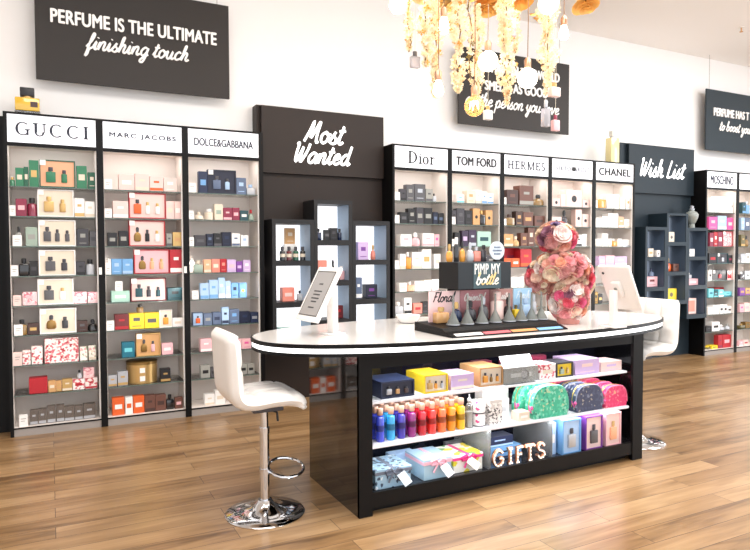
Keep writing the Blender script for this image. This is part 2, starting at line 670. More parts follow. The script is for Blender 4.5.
ends_left, ends_right = 'adi', 'chj'
for b, (bx, bw) in BAYS.items():
    u = empty('shelving_unit', (bx, YF, 0), BAYLABEL[b], 'shelving unit', 'shelving units of the ' + BANK[b])
    D = YB - YF
    fr = MB()
    fr.box(0, .024, .0, D, 0, 2.395).box(bw - .024, bw, 0, D, 0, 2.395)
    fr.box(.024, bw - .024, 0, D, 2.381, 2.395)
    if b in 'cj':
        fr.box(bw, bw + .014, 0, D, 0, 2.395)
    fr.box(.024, bw - .024, 0, .03, 2.15, 2.175)
    fr.box(.024, bw - .024, 0.004, .03, .055, .066)
    fr.build('frame', BLACK, u)
    MB().box(.024, bw - .024, D - .012, D, .055, 2.381).build('back_panel', INTER, u)
    MB().box(.024, .027, .012, D - .012, .066, 2.175).build('lining', INTER, u)
    MB().box(bw - .027, bw - .024, .012, D - .012, .066, 2.175).build('lining', INTER, u)
    MB().box(.024, bw - .024, .008, .03, 0, .055).build('plinth', PLINTH, u)
    MB().box(.027, bw - .027, .008, D - .012, .060, .068).build('deck', INTER, u)
    MB().box(.027, bw - .027, .03, D - .012, 2.172, 2.178).build('top_board', INTER, u)
    sg = MB().box(.026, bw - .026, .006, .03, 2.176, 2.380).build('sign_panel', SIGNW, u)
    hd = HEADS[b]
    if hd:
        kind, txt, wf, hh, ink = hd
        w = (bw - .05) * wf
        zc = 2.278 - hh / 2
        if kind == 'serif' or kind == 'slab':
            o = serif_mesh(txt, w, hh, slab=kind == 'slab').build('lettering', ink, sg, (bw / 2, .006, zc))
        else:
            me = text_mesh(txt, w, hh, .003, {'sans': .0016, 'bold': .0048, 'thin': .0022}[kind], {'sans': 1.25, 'bold': 1.05, 'thin': 1.0}[kind] if b != 'c' else 1.0)
            o = link('lettering', me, ink, sg, (bw / 2, .006, zc))
        if b == 'g':
            MB().lathe([(.024, 0), (.024, .004)], 20, Matrix.Rotation(PI / 2, 4, 'X')).build('seal', INKB, sg, (bw / 2 + .015, .002, 2.278))
    for z in SZ:
        MB().box(.028, bw - .028, .0205, D - .013, z - .005, z + .002).build('shelf', GLASS, u)
        # polished front edge of the sheet
        MB().box(.028, bw - .028, .02, .0205, z - .005, z + .002).build('shelf_edge', GEDGE, u)
    MB().box(.05, bw - .05, .034, .05, 2.160, 2.171).build('light_strip', LED, u)
    if b in 'ab':
        MB().box(bw - .022, bw - .001, -.0012, 0, 1.195, 1.25).build('stuck_label', mat('print_white', 'f2efec', .42), u)
    # slim vertical light profile inside the right post
    MB().box(bw - .034, bw - .0275, .012, .030, .09, 2.12).build('light_profile', WHITEP, u)
    area('unit_side_light', (bx + bw - .0345, YF + .021, 1.1), .014, POWER[b] * .22, (1, .965, .93), (0, math.radians(90), math.radians(-28)), 1.95).rotation_euler = Vector((-.88, .47, 0)).to_track_quat('-Z', 'Z').to_euler()
    area('unit_light', (bx + bw / 2, YF + .09, 2.155), bw - .12, POWER[b] * .055, (1, .95, .9), (math.radians(12), 0, 0), .08)

t = tag(MB().rbox(-.62, -.285, 5.56, 5.715, 0, 2.39, .002, 1).build('end_panel', BLACK), 'black panel closing the left end of the left shelving bank', 'panel')

# ------------------------------------------------------------------ goods on the shelves
PAL = dict(grn='2f7a57', dgrn='1f5c44', peach='f0ae88', white='e6e1dc', cream='e4d6c2', crim='8a2a45', gold='c9a56a', dgold='8f6f3c',
           gray='9a9a94', dgray='57565a', char='403e44', black='1c1b1e', pink='eab8be', hot='e0559a', ppink='eccdc6', red='b3202c',
           orange='e0622a', blue='6fa3d4', lblue='a9c6e6', navy='1e2a4a', dnavy='151b33', mint='a9cfc0', teal='12697f', yel='f1cf2a',
           maroon='6a1f24', brown='6b463b', dbrown='46302b', tan='cf9f6a', lilac='cdb2da', purple='7a3f96', silver='b9bcc2', slate='5a6a86',
           coral='e78d7c', amber='e09a3a', cyan='6cc5cf', dteal='1f4a52', olive='6d6440', sage='9caea0', purpled='3b2b45')
PRINTS = {'flo': [(0, 'f4ece8'), (.42, 'd9707a'), (.62, 'f4ece8'), (.8, 'b8323f'), (.9, 'e9b5b0')],
          'wfl': [(0, 'f1ede2'), (.5, 'f1ede2'), (.72, '9fae8c'), (.86, 'e2a8a8')],
          'hrt': [(0, 'f3c9cc'), (.45, 'd98f98'), (.6, 'f6dcdc'), (.85, 'c96f80')]}


def col(k):
    if k in PRINTS:
        return spotted('print_' + k, PRINTS[k], 75)
    if k == 'pin':
        return spotted('print_pinstripe', [(0, '4a3f39'), (.8, '8f857c')], 22, tex='wave', stretch=(6, 0, 0))
    if k in ('gold', 'dgold', 'silver'):
        return mat('foil_' + k, PAL[k], .3, .55)
    return mat('print_' + k, PAL[k], .42)


ORD = ['', 'second', 'third', 'fourth', 'fifth', 'sixth', 'seventh', 'eighth', 'ninth', 'tenth']
SHELF = ['top shelf', 'second shelf', 'third shelf', 'fourth shelf', 'fifth shelf', 'sixth shelf', 'seventh shelf', 'eighth shelf', 'bottom deck']


def bottle(mb_list, w, d, h, style):
    """body and cap of a perfume bottle standing on z=0"""
    body, cap = MB(), MB()
    bh = h * (.68 if style != 1 else .62)
    if style == 0:
        body.rbox(-w / 2, w / 2, -d / 2, d / 2, 0, bh, min(w, d, bh) * .14)
        body.lathe([(w * .12, bh - .001), (w * .12, bh + h * .05)], 10)
        cw = w * .24
        cap.lathe([(cw, bh + h * .05), (cw, h * .98), (cw * .85, h)], 12, sy=min(1, d / w * 1.2))
    elif style == 1:
        body.lathe([(w * .36, 0), (w * .5, h * .08), (w * .5, h * .38), (w * .38, h * .56), (w * .14, bh), (w * .14, bh + h * .06)], 16, sy=d / w)
        cap.lathe([(w * .2, bh + h * .05), (w * .22, h * .9), (w * .12, h)], 12, sy=d / w)
    else:
        body.lathe([(w * .46, 0), (w * .5, h * .02), (w * .5, bh * .92), (w * .42, bh), (w * .2, bh + h * .02), (w * .2, bh + h * .05)], 16, sy=d / w)
        cap.lathe([(w * .3, bh + h * .04), (w * .3, h * .97), (w * .26, h)], 14, sy=d / w)
    return body, cap


def carton(loc, w, d, h, main, acc, name, label, cat, group, style=0):
    """folding carton: body, a printed front label and the lid seam"""
    o = MB().rbox(-w / 2, w / 2, 0, d, 0, h, min(.0018, w * .04), 1).build(name, col(main), None, loc)
    tag(o, label, cat, group)
    a = col(acc) if acc != main else None
    if a:
        y = (-.0006, .0012)
        if style == 0:
            MB().box(-w * .3, w * .3, *y, h * .36, h * .62).build('print', a, o)
        elif style == 1:
            MB().box(-w * .5 + .002, w * .5 - .002, *y, h * .04, h * .22).build('base_band', a, o)
            MB().box(-w * .2, w * .2, *y, h * .55, h * .68).build('print', a, o)
        elif style == 2:
            MB().lathe([(min(w, h) * .2, 0), (min(w, h) * .2, .0012)], 16, Matrix.Rotation(PI / 2, 4, 'X')).build('print', a, o, (0, .0006, h * .48))
        else:
            MB().box(-w * .22, w * .22, *y, h * .5, h * .72).build('print', a, o)
            MB().box(-w * .3, w * .3, *y, h * .16, h * .2).build('print_line', a, o)
    return o


def gift_set(loc, w, d, h, cols, label, group, price=True):
    fr, inner, goods = cols[0], cols[1], [g for g in cols[2:] if g]
    t = empty('gift_set', loc, label, 'gift set', group)
    e = .008 if w > .12 else .004
    b = MB().box(-w / 2, w / 2, .012, d, 0, h)
    b.box(-w / 2, -w / 2 + e, 0, .012, 0, h).box(w / 2 - e, w / 2, 0, .012, 0, h).box(-w / 2 + e, w / 2 - e, 0, .012, 0, e).box(-w / 2 + e, w / 2 - e, 0, .012, h - e, h)
    b.build('box', col(fr), t)
    iw, ih = w - 2 * e, h - 2 * e
    MB().box(-iw / 2, iw / 2, .009, .0121, e, h - e).build('inner_card', col(inner), t)
    n = len(goods)
    for i, g in enumerate(goods):
        gx = -iw / 2 + iw * (i + .75) / (n + .5) if n > 1 else 0
        gw = min(iw / (n + .8) * (.8 if i == 0 else .5), ih * .42)
        gh = ih * ((.6, .5, .46)[i] if n > 1 else .6)
        sty = (0, 2, 2)[i] if g not in ('dgold',) else 1
        bd, cp = bottle(None, gw, .016, gh, sty)
        bb = bd.build('bottle', col(g), t, (gx, .004, e + ih * .16))
        cp.build('cap', col('char' if g not in ('gold', 'peach', 'white') else 'gold'), bb)
    if price and w > .15:
        MB().box(-w / 2 + .004, -w / 2 + .044, -.003, -.001, h - .042, h - .002).build('price_tag', col('white'), t)
    return t


TABLE = '''
@a0
t,-0.234,5.425,0.034,0.034,0.064;grn/gold;small green bottle
b,-0.186,5.425,0.054,0.045,0.135;grn/cream;green carton with pale label
b,-0.143,5.425,0.03,0.045,0.144;dgrn/cream;slim dark green carton
b,-0.092,5.425,0.064,0.048,0.196;grn/gold;tall green carton
s,0.066,5.425,0.244,0.06,0.205;dgrn/peach/grn,grn;peach gift set with green bottles
b,0.233,5.425,0.072,0.054,0.173;grn/cream;green carton with pale label
b,0.304,5.425,0.0576,0.046,0.127;dgrn/cream;low green carton
@a1
c,-0.236,5.405,0.037,0.004,0.078;white;white price card
b,-0.18,5.425,0.072,0.054,0.129;crim/pink;crimson carton
t,-0.109,5.425,0.066,0.06,0.139;crim/black;crimson bottle with dark cap
s,0.05,5.425,0.247,0.06,0.205;white/cream/gold,gold;cream gift set with gold bottle
b,0.213,5.425,0.073,0.055,0.147;white/gold;white carton
b,0.286,5.425,0.069,0.052,0.124;white/cream;small white carton
@a2
c,-0.21,5.405,0.06,0.004,0.082;white;white price card
t,-0.201,5.425,0.036,0.036,0.145;gray/black;grey bottle behind the card
b,-0.117,5.425,0.078,0.058,0.143;sage/gray;grey green carton
s,0.056,5.425,0.254,0.06,0.198;white/cream/dgray,dgray,dgray;cream gift set with smoky bottles
b,0.232,5.425,0.082,0.062,0.134;char/gray;charcoal carton
b,0.306,5.425,0.0526,0.049,0.116;dgray/char;dark grey carton
@a3
c,-0.232,5.405,0.046,0.004,0.081;white;white price card
t,-0.172,5.425,0.067,0.06,0.131;black/black;black bottle
b,-0.108,5.425,0.057,0.045,0.11;black/char;black carton
s,0.052,5.425,0.251,0.06,0.193;white/cream/dgray,char;cream gift set with grey bottle and tube
b,0.213,5.425,0.064,0.048,0.106;char/black;charcoal carton
t,0.28,5.425,0.063,0.06,0.12;silver/black;silver bottle with black cap
@a4
c,-0.22,5.405,0.054,0.004,0.08;lilac;lilac pinkish price card
b,-0.139,5.425,0.096,0.072,0.1;hrt/pink;pink patterned carton
s,0.037,5.425,0.245,0.06,0.194;white/cream/dgray,white;cream gift set with dark bottle and white tube
b,0.206,5.425,0.09,0.068,0.089;hrt/pink;pink patterned carton
b,0.295,5.425,0.0746,0.06,0.086;hrt/pink;pink patterned carton
@a5
c,-0.217,5.405,0.057,0.004,0.082;white;white price card
t,-0.195,5.425,0.067,0.06,0.114;dgold/black;dark gold bottle
b,-0.12,5.425,0.074,0.055,0.086;dbrown/gold;dark brown carton
s,0.049,5.425,0.25,0.06,0.191;white/cream/dgold,char;cream gift set with gold bottle and black tube
b,0.215,5.425,0.077,0.058,0.087;dbrown/dgray;dark brown carton
t,0.291,5.425,0.071,0.06,0.093;black/black;squat black bottle
@a6
c,-0.226,5.405,0.057,0.004,0.103;lilac;lilac pinkish price card
b,-0.169,5.425,0.053,0.045,0.11;flo/white;white floral carton
b,-0.099,5.425,0.074,0.056,0.136;flo/white;tall white floral carton
s,0.069,5.425,0.233,0.06,0.186;flo/flo/;red floral gift box
b,0.221,5.425,0.053,0.045,0.108;wfl/white;white flowered carton
b,0.283,5.425,0.053,0.045,0.113;wfl/cream;cream flowered carton
@a7
b,-0.095,5.425,0.124,0.093,0.117;red/red;large red box
b,-0.003,5.425,0.052,0.045,0.087;tan/cream;tan carton
b,0.044,5.425,0.038,0.045,0.082;tan/gold;tan carton
b,0.102,5.425,0.071,0.053,0.091;gold/cream;gold carton
b,0.182,5.425,0.084,0.063,0.084;flo/red;white and red carton
b,0.271,5.425,0.088,0.066,0.083;flo/red;white and red carton
t,0.189,5.425,0.037,0.037,0.067,0.3876;silver/black;small bottle on white and red carton
b,0.255,5.425,0.077,0.058,0.08,0.3876;hrt/pink;pink box on white and red carton
@a8
c,-0.198,5.405,0.057,0.004,0.091;white;white price card
b,-0.129,5.425,0.054,0.045,0.111;pin/silver;brown pinstriped carton
b,-0.072,5.425,0.055,0.045,0.114;pin/silver;brown pinstriped carton
b,-0.011,5.425,0.059,0.045,0.13;pin/silver;brown pinstriped carton
b,0.05,5.425,0.055,0.045,0.131;pin/silver;brown pinstriped carton
b,0.113,5.425,0.069,0.052,0.112;pin/silver;brown pinstriped carton
b,0.178,5.425,0.057,0.045,0.109;pin/silver;brown pinstriped carton
b,0.254,5.425,0.088,0.066,0.115;pin/silver;brown pinstriped carton
@b0
c,0.42,5.405,0.054,0.004,0.079;white;white price card
b,0.557,5.425,0.117,0.088,0.124;ppink/white;pale pink carton
b,0.673,5.425,0.109,0.082,0.135;ppink/cream;pale pink carton
b,0.783,5.425,0.104,0.078,0.121;ppink/orange;pale carton with orange base
b,0.89,5.425,0.103,0.077,0.111;ppink/white;pale pink carton
@b1
c,0.417,5.405,0.052,0.004,0.072;white;white price card
b,0.508,5.425,0.114,0.085,0.135;ppink/white;pale pink carton
s,0.711,5.425,0.282,0.06,0.204;red/ppink/orange,white,white;red framed gift set with orange bottle
b,0.886,5.425,0.062,0.047,0.147;ppink/cream;pale pink carton
b,0.948,5.425,0.0562,0.048,0.145;ppink/white;pale pink carton
@b2
b,0.444,5.425,0.068,0.051,0.107;black/gray;black carton with grey label
b,0.526,5.425,0.069,0.052,0.122;black/gray;black carton with grey label
s,0.706,5.425,0.277,0.06,0.207;red/ppink/dgold,black,white;red framed gift set with gold bottle
b,0.876,5.425,0.044,0.045,0.104;gray/dgray;grey carton
b,0.94,5.425,0.0732,0.055,0.116;gold/tan;gold carton
@b3
c,0.408,5.405,0.0394,0.004,0.075;white;white price card
b,0.471,5.425,0.076,0.057,0.123;blue/lblue;sky blue carton
b,0.552,5.425,0.079,0.059,0.122;blue/lblue;sky blue carton
s,0.738,5.425,0.273,0.06,0.196;red/pink/dgold,peach,peach;pink gift set with peach tubes
b,0.928,5.425,0.0972,0.076,0.196;red/white;red carton with white flower
@b4
b,0.496,5.425,0.135,0.101,0.088;mint/white;wide mint box
c,0.486,5.43,0.055,0.004,0.077,1.0606;white;white price card on the mint box
s,0.71,5.425,0.273,0.06,0.186;maroon/ppink/dteal,char,dteal;maroon edged gift set with dark green bottle
b,0.916,5.425,0.1212,0.101,0.101;dteal/black;dark green box
@b5
c,0.416,5.405,0.055,0.004,0.078;white;white price card
b,0.502,5.425,0.105,0.079,0.123;maroon/red;maroon carton
b,0.614,5.425,0.113,0.085,0.126;yel/dgray;yellow carton
b,0.73,5.425,0.113,0.085,0.125;yel/dgray;yellow carton
s,0.839,5.425,0.1,0.06,0.141;white/cream/amber;white carton with amber bottle window
b,0.934,5.425,0.0842,0.07,0.071;white/cream;low white box
t,0.642,5.425,0.054,0.054,0.068,0.8776;dgold/black;small gold bottle on yellow carton
@b6
b,0.547,5.425,0.095,0.071,0.122;teal/cyan;teal carton
s,0.701,5.425,0.188,0.06,0.184;gold/tan/dgold,pink;gold gift set with dark bottle
b,0.848,5.425,0.088,0.066,0.093;pink/white;pink carton
@b7
b,0.426,5.425,0.064,0.048,0.09;silver/gold;silver carton with gold base
b,0.502,5.425,0.077,0.058,0.114;silver/gold;taller silver carton with gold base
n,0.661,5.425,0.241,0.241,0.175;dgold/gold;large round gold tin
b,0.83,5.425,0.08,0.06,0.107;black/gold;black carton with gold base
@b8
b,0.466,5.425,0.09,0.068,0.139;orange/white;orange carton with white label
b,0.545,5.425,0.055,0.045,0.138;white/orange;white and orange carton
b,0.619,5.425,0.085,0.064,0.138;orange/white;orange carton with white label
b,0.705,5.425,0.081,0.061,0.136;brown/dbrown;brown carton
b,0.789,5.425,0.083,0.062,0.13;brown/dbrown;brown carton
t,0.864,5.425,0.06,0.06,0.12;black/black;black bottle
b,0.932,5.425,0.063,0.047,0.094;brown/pink;brown carton
@c0
c,1.063,5.405,0.056,0.004,0.078;white;white price card
b,1.156,5.425,0.074,0.056,0.18;navy/blue;navy carton
s,1.315,5.425,0.238,0.06,0.2;dnavy/dnavy/slate,lblue;large navy gift set
b,1.479,5.425,0.086,0.065,0.142;slate/lblue;slate blue carton
t,1.566,5.425,0.077,0.06,0.09;silver/lblue;pale blue bottle
@c1
c,1.053,5.405,0.0408,0.004,0.072;white;white price card
t,1.124,5.425,0.074,0.06,0.067;cream/cream;cream bottle
t,1.207,5.425,0.075,0.06,0.093;cream/white;cream bottle
b,1.283,5.425,0.071,0.053,0.134;cream/sage;tall cream carton
b,1.358,5.425,0.075,0.056,0.105;crim/pink;crimson carton
b,1.43,5.425,0.063,0.047,0.107;crim/pink;crimson carton
b,1.501,5.425,0.071,0.053,0.085;dteal/white;dark teal carton
t,1.567,5.425,0.053,0.053,0.095;sage/red;green bottle with red cap
@c2
c,1.051,5.405,0.0378,0.004,0.076;white;white price card
b,1.127,5.425,0.09,0.067,0.093;char/dgray;charcoal carton
b,1.206,5.425,0.059,0.045,0.104;dnavy/slate;blue black carton
b,1.272,5.425,0.068,0.051,0.11;black/dgray;black carton
b,1.348,5.425,0.078,0.059,0.121;dnavy/navy;tall blue black carton
b,1.427,5.425,0.071,0.053,0.111;white/slate;white carton with blue base
b,1.504,5.425,0.066,0.049,0.096;white/lblue;white carton
@c3
t,1.109,5.425,0.077,0.06,0.104;sage/cream;pale green bottle
b,1.184,5.425,0.063,0.047,0.111;peach/cream;peach carton
b,1.253,5.425,0.067,0.05,0.115;coral/cream;coral carton
b,1.317,5.425,0.055,0.045,0.115;red/coral;red carton
b,1.387,5.425,0.076,0.057,0.109;lilac/pink;lilac pink carton
b,1.455,5.425,0.054,0.045,0.093;purple/lilac;purple carton
b,1.52,5.425,0.066,0.049,0.103;lilac/white;pale lilac carton
@c4
c,1.075,5.405,0.054,0.004,0.074;white;white price card
b,1.155,5.425,0.071,0.053,0.133;lblue/blue;pale blue carton
b,1.232,5.425,0.075,0.056,0.158;lblue/blue;taller pale blue carton
b,1.3,5.425,0.055,0.045,0.177;lblue/white;tallest pale blue carton
b,1.354,5.425,0.047,0.045,0.147;lblue/white;white banded blue carton
b,1.413,5.425,0.062,0.047,0.13;blue/navy;mid blue carton
b,1.484,5.425,0.065,0.049,0.128;blue/yel;blue carton with yellow disc
@c5
s,1.099,5.425,0.085,0.06,0.108;slate/lblue/orange;blue grey carton with orange bottle
b,1.181,5.425,0.068,0.051,0.098;slate/gray;slate carton
b,1.257,5.425,0.074,0.056,0.105;slate/navy;slate carton
b,1.329,5.425,0.059,0.045,0.145;lblue/navy;white and blue striped carton
b,1.406,5.425,0.086,0.065,0.123;slate/blue;blue carton
b,1.498,5.425,0.091,0.068,0.099;dnavy/navy;dark navy carton
b,1.584,5.425,0.0718,0.062,0.09;navy/silver;navy carton with silver label
@c6
b,1.164,5.425,0.096,0.072,0.109;pink/white;pink box
b,1.256,5.425,0.079,0.059,0.103;pink/white;pink box
b,1.425,5.425,0.082,0.062,0.088;pink/hot;pink box
b,1.51,5.425,0.083,0.062,0.086;pink/hot;pink box
@c7
b,1.155,5.425,0.079,0.059,0.107;gray/black;grey carton with black square
b,1.227,5.425,0.054,0.045,0.085;dgray/black;dark grey carton
b,1.421,5.425,0.052,0.045,0.098;gray/black;grey carton with black square
b,1.482,5.425,0.061,0.046,0.093;gray/black;grey carton with black square
b,1.548,5.425,0.061,0.046,0.087;gray/black;grey carton with black square
@c8
b,1.187,5.425,0.083,0.062,0.093;white/cream;white box
b,1.276,5.425,0.087,0.065,0.116;white/cream;taller white box
@d0
c,3.001,5.405,0.058,0.004,0.079;white;white price card
b,3.077,5.425,0.062,0.047,0.114;char/black;charcoal carton
b,3.157,5.425,0.089,0.067,0.159;dgray/gray;dark grey carton
b,3.267,5.425,0.124,0.093,0.168;dgray/silver;dark grey carton
b,3.374,5.425,0.08,0.06,0.126;gray/dgray;grey carton
t,3.438,5.425,0.037,0.037,0.083;silver/black;small silver bottle
@d1
c,2.998,5.405,0.051,0.004,0.08;white;white price card
b,3.084,5.425,0.086,0.064,0.11;black/dgray;black carton
b,3.175,5.425,0.087,0.065,0.149;black/gray;taller black carton
b,3.266,5.425,0.084,0.063,0.161;char/gray;charcoal carton
b,3.362,5.425,0.1,0.075,0.158;black/gray;black carton
b,3.447,5.425,0.057,0.045,0.119;dnavy/slate;blue black carton
b,3.513,5.425,0.065,0.049,0.111;black/slate;small black carton
@d2
b,3.108,5.425,0.126,0.094,0.118;white/pink;white carton
t,3.228,5.425,0.107,0.06,0.138;pink/white;pink bottle with white cap
b,3.362,5.425,0.135,0.101,0.13;white/pink;white and pink carton
b,3.463,5.425,0.057,0.045,0.121;pink/hot;pink carton
@d3
c,2.997,5.405,0.051,0.004,0.086;white;white price card
b,3.072,5.425,0.065,0.049,0.149;white/cream;white carton
t,3.139,5.425,0.061,0.06,0.167;amber/white;amber bottle with white cap
b,3.231,5.425,0.111,0.083,0.167;white/cream;wide white carton
b,3.343,5.425,0.107,0.08,0.194;white/gold;tall white carton
b,3.469,5.425,0.077,0.058,0.147;white/cream;white carton
@d4
b,3.074,5.425,0.082,0.062,0.087;white/cream;white carton
t,3.16,5.425,0.083,0.06,0.094;peach/white;peach bottle with white cap
b,3.256,5.425,0.101,0.076,0.101;white/cream;white carton
b,3.353,5.425,0.082,0.062,0.108;cream/white;cream carton
b,3.442,5.425,0.086,0.064,0.112;white/pink;white carton
@d5
t,3.03,5.425,0.09,0.06,0.118;silver/white;silver bottle
b,3.127,5.425,0.085,0.064,0.16;white/black;white carton with black edge
b,3.241,5.425,0.101,0.076,0.101;coral/red;coral red carton
b,3.327,5.425,0.063,0.047,0.116;black/char;black carton
@e0
b,3.748,5.425,0.092,0.069,0.085;white/cyan;white carton with turquoise end
b,3.877,5.425,0.105,0.079,0.128;cream/tan;cream carton
b,3.972,5.425,0.076,0.057,0.138;white/cream;white carton
b,4.048,5.425,0.066,0.05,0.125;white/blue;white carton with blue end
b,4.125,5.425,0.078,0.058,0.109;white/blue;low white carton with blue end
@e1
c,3.645,5.405,0.0552,0.004,0.076;white;white price card
b,3.671,5.425,0.054,0.045,0.144;char/black;charcoal carton
b,3.751,5.425,0.096,0.072,0.165;char/dgray;taller charcoal carton
b,3.849,5.425,0.091,0.068,0.148;black/char;black carton
b,3.946,5.425,0.087,0.065,0.17;tan/black;gold carton with black seal
t,4.027,5.425,0.067,0.06,0.153;black/gold;black and gold bottle
b,4.109,5.425,0.087,0.065,0.155;tan/black;gold carton with black seal
@e2
c,3.64,5.405,0.0442,0.004,0.075;white;white price card
b,3.712,5.425,0.064,0.048,0.143;black/char;black carton
b,3.806,5.425,0.079,0.059,0.163;purpled/lilac;dark plum carton
b,3.899,5.425,0.096,0.072,0.17;purpled/silver;dark plum carton
b,4.046,5.425,0.175,0.11,0.156;mint/dteal;tall mint carton
@e3
b,4.014,5.425,0.071,0.053,0.135;black/gray;black carton
b,4.14,5.425,0.1556,0.11,0.134;char/gray;charcoal carton
@e4
b,3.688,5.425,0.114,0.086,0.091;black/gold;black carton
b,3.809,5.425,0.104,0.078,0.098;char/gold;charcoal carton
@f0
c,4.297,5.405,0.0464,0.004,0.074;white;white price card
b,4.417,5.425,0.153,0.11,0.159;dbrown/brown;dark brown carton
b,4.607,5.425,0.193,0.11,0.211;brown/gray;large brown carton
t,4.792,5.425,0.158,0.06,0.124;dgold/black;gold bottle with dark cap
@f1
c,4.297,5.405,0.0474,0.004,0.07;white;white price card
t,4.395,5.425,0.108,0.06,0.123;dgold/dbrown;bronze bottle
b,4.509,5.425,0.094,0.071,0.155;dbrown/tan;dark brown carton
b,4.633,5.425,0.137,0.103,0.148;brown/tan;brown carton
b,4.793,5.425,0.145,0.109,0.112;brown/dbrown;low brown carton
@f2
b,4.359,5.425,0.142,0.106,0.132;tan/cream;tan carton
t,4.482,5.425,0.089,0.06,0.113;gold/cream;gold bottle
b,4.579,5.425,0.095,0.071,0.144;brown/tan;brown carton
b,4.676,5.425,0.088,0.066,0.206;brown/cream;tall brown carton
@f3
b,4.357,5.425,0.1,0.075,0.096;orange/white;low orange and white carton
b,4.464,5.425,0.104,0.078,0.095;orange/white;low orange and white carton
b,4.605,5.425,0.155,0.11,0.195;red/orange;tall red carton
b,4.504,5.54,0.214,0.11,0.206;red/crim;large red box behind orange cartons
@f4
b,4.447,5.425,0.089,0.067,0.116;white/cream;white carton
b,4.539,5.425,0.084,0.063,0.114;white/cream;white carton
@g0
b,5.03,5.425,0.119,0.089,0.091;ppink/black;pale pink carton with dark seal
b,5.133,5.425,0.075,0.056,0.136;ppink/white;slim pale pink carton
b,5.294,5.425,0.239,0.11,0.191;ppink/black;large pink carton with dark seal
b,5.475,5.425,0.1082,0.104,0.086;ppink/black;low pink carton with dark seal
@g1
b,5.034,5.425,0.15,0.11,0.107;ppink/black;pale pink carton with dark seal
t,5.171,5.425,0.097,0.06,0.183;char/black;dark grenade shaped bottle
b,5.365,5.425,0.097,0.073,0.198;ppink/black;tall pink carton with dark seal
b,5.469,5.425,0.098,0.073,0.148;ppink/black;pink carton with dark seal
@g2
b,5.367,5.425,0.094,0.07,0.131;white/black;white carton
b,5.456,5.425,0.072,0.054,0.142;white/silver;white carton
@g4
b,5.463,5.425,0.1322,0.109,0.062;silver/white;silver carton
@h0
c,5.617,5.405,0.041,0.004,0.089;white;white price card
t,5.728,5.425,0.122,0.06,0.148;amber/white;amber bottle with white cap
b,5.857,5.425,0.111,0.083,0.163;white/cream;white carton
b,5.961,5.425,0.085,0.064,0.167;white/cream;white carton
b,6.056,5.425,0.089,0.067,0.138;cream/white;cream carton
b,6.151,5.425,0.069,0.094,0.131;white/gold;white carton
@h1
b,5.674,5.425,0.095,0.071,0.109;white/cream;white carton
b,5.773,5.425,0.092,0.069,0.129;white/cream;white carton
b,5.909,5.425,0.167,0.11,0.165;white/silver;large white carton
b,6.042,5.425,0.086,0.065,0.128;peach/white;peach carton
b,6.139,5.425,0.093,0.108,0.102;white/cream;low white carton
@h2
b,5.667,5.425,0.115,0.086,0.09;white/cream;white carton
b,5.779,5.425,0.099,0.074,0.152;white/cream;tall white carton
b,5.862,5.425,0.055,0.045,0.092;white/cream;slim white carton
t,5.937,5.425,0.082,0.06,0.092;amber/white;amber bottle
b,6.021,5.425,0.074,0.055,0.092;white/cream;white carton
b,6.125,5.425,0.12,0.091,0.082;white/silver;low white carton
@h3
b,5.736,5.425,0.102,0.077,0.107;lilac/white;pale lilac box
b,5.865,5.425,0.145,0.109,0.117;pink/lilac;pink box
b,6.043,5.425,0.199,0.11,0.104;lilac/white;pale lilac box
@h5
b,5.646,5.425,0.059,0.045,0.138;dgold/black;dark gold carton
b,5.716,5.425,0.069,0.052,0.113;black/gold;black carton
@i0
b,7.675,5.425,0.104,0.078,0.179;white/cream;white carton
b,7.77,5.425,0.072,0.054,0.207;white/silver;slim white carton
b,7.933,5.425,0.24,0.11,0.211;white/cream;large white carton
b,8.093,5.425,0.058,0.11,0.146;white/gray;low white carton
@i1
b,7.713,5.425,0.168,0.11,0.164;hot/pink;hot pink carton
b,7.898,5.425,0.18,0.11,0.18;lblue/white;white and blue carton
b,8.061,5.425,0.122,0.11,0.159;hot/ppink;pink and rose carton
@i2
b,7.69,5.425,0.074,0.056,0.18;crim/white;crimson and white carton
b,7.772,5.425,0.075,0.056,0.188;red/white;red and white carton
b,7.864,5.425,0.091,0.068,0.194;crim/white;crimson and white carton
s,8.019,5.425,0.206,0.06,0.201;red/hrt/;red patterned gift box
@i3
b,7.72,5.425,0.157,0.11,0.135;black/red;black carton with red label
s,7.921,5.425,0.222,0.06,0.134;dteal/char/silver;dark teal gift set
b,8.081,5.425,0.082,0.11,0.108;black/crim;black and crimson carton
@i4
b,7.675,5.425,0.071,0.053,0.137;white/black;black and white carton
s,7.87,5.425,0.297,0.06,0.134;black/black/red;black gift box with red heart
s,8.074,5.425,0.096,0.06,0.118;pink/ppink/red,red;pink gift box with two hearts
@i5
b,7.696,5.425,0.101,0.076,0.114;cyan/teal;turquoise carton
b,7.796,5.425,0.084,0.063,0.074;dteal/cyan;dark teal carton
b,7.899,5.425,0.107,0.08,0.096;cyan/white;turquoise carton
b,8.04,5.425,0.16,0.11,0.066;cyan/teal;low turquoise carton
b,8.026,5.54,0.193,0.11,0.114;red/crim;red box behind turquoise cartons
@i6
b,7.686,5.425,0.094,0.07,0.098;white/cream;white carton
b,7.803,5.425,0.125,0.094,0.118;white/cream;white carton
b,7.915,5.425,0.077,0.058,0.121;white/black;white carton with black square
b,7.996,5.425,0.07,0.053,0.117;white/black;white carton with black square
b,8.081,5.425,0.083,0.074,0.094;white/black;low white carton with black square
@i7
b,7.665,5.425,0.113,0.085,0.07;black/char;low black carton
b,7.804,5.425,0.155,0.11,0.119;white/black;white carton with black label
t,7.949,5.425,0.116,0.06,0.074;silver/white;silver bottle
t,8.074,5.425,0.096,0.06,0.079;silver/gray;silver bottle
@i8
t,7.668,5.425,0.105,0.06,0.04;olive/yel;olive bottle with yellow cap
b,7.787,5.425,0.121,0.091,0.044;yel/olive;yellow carton
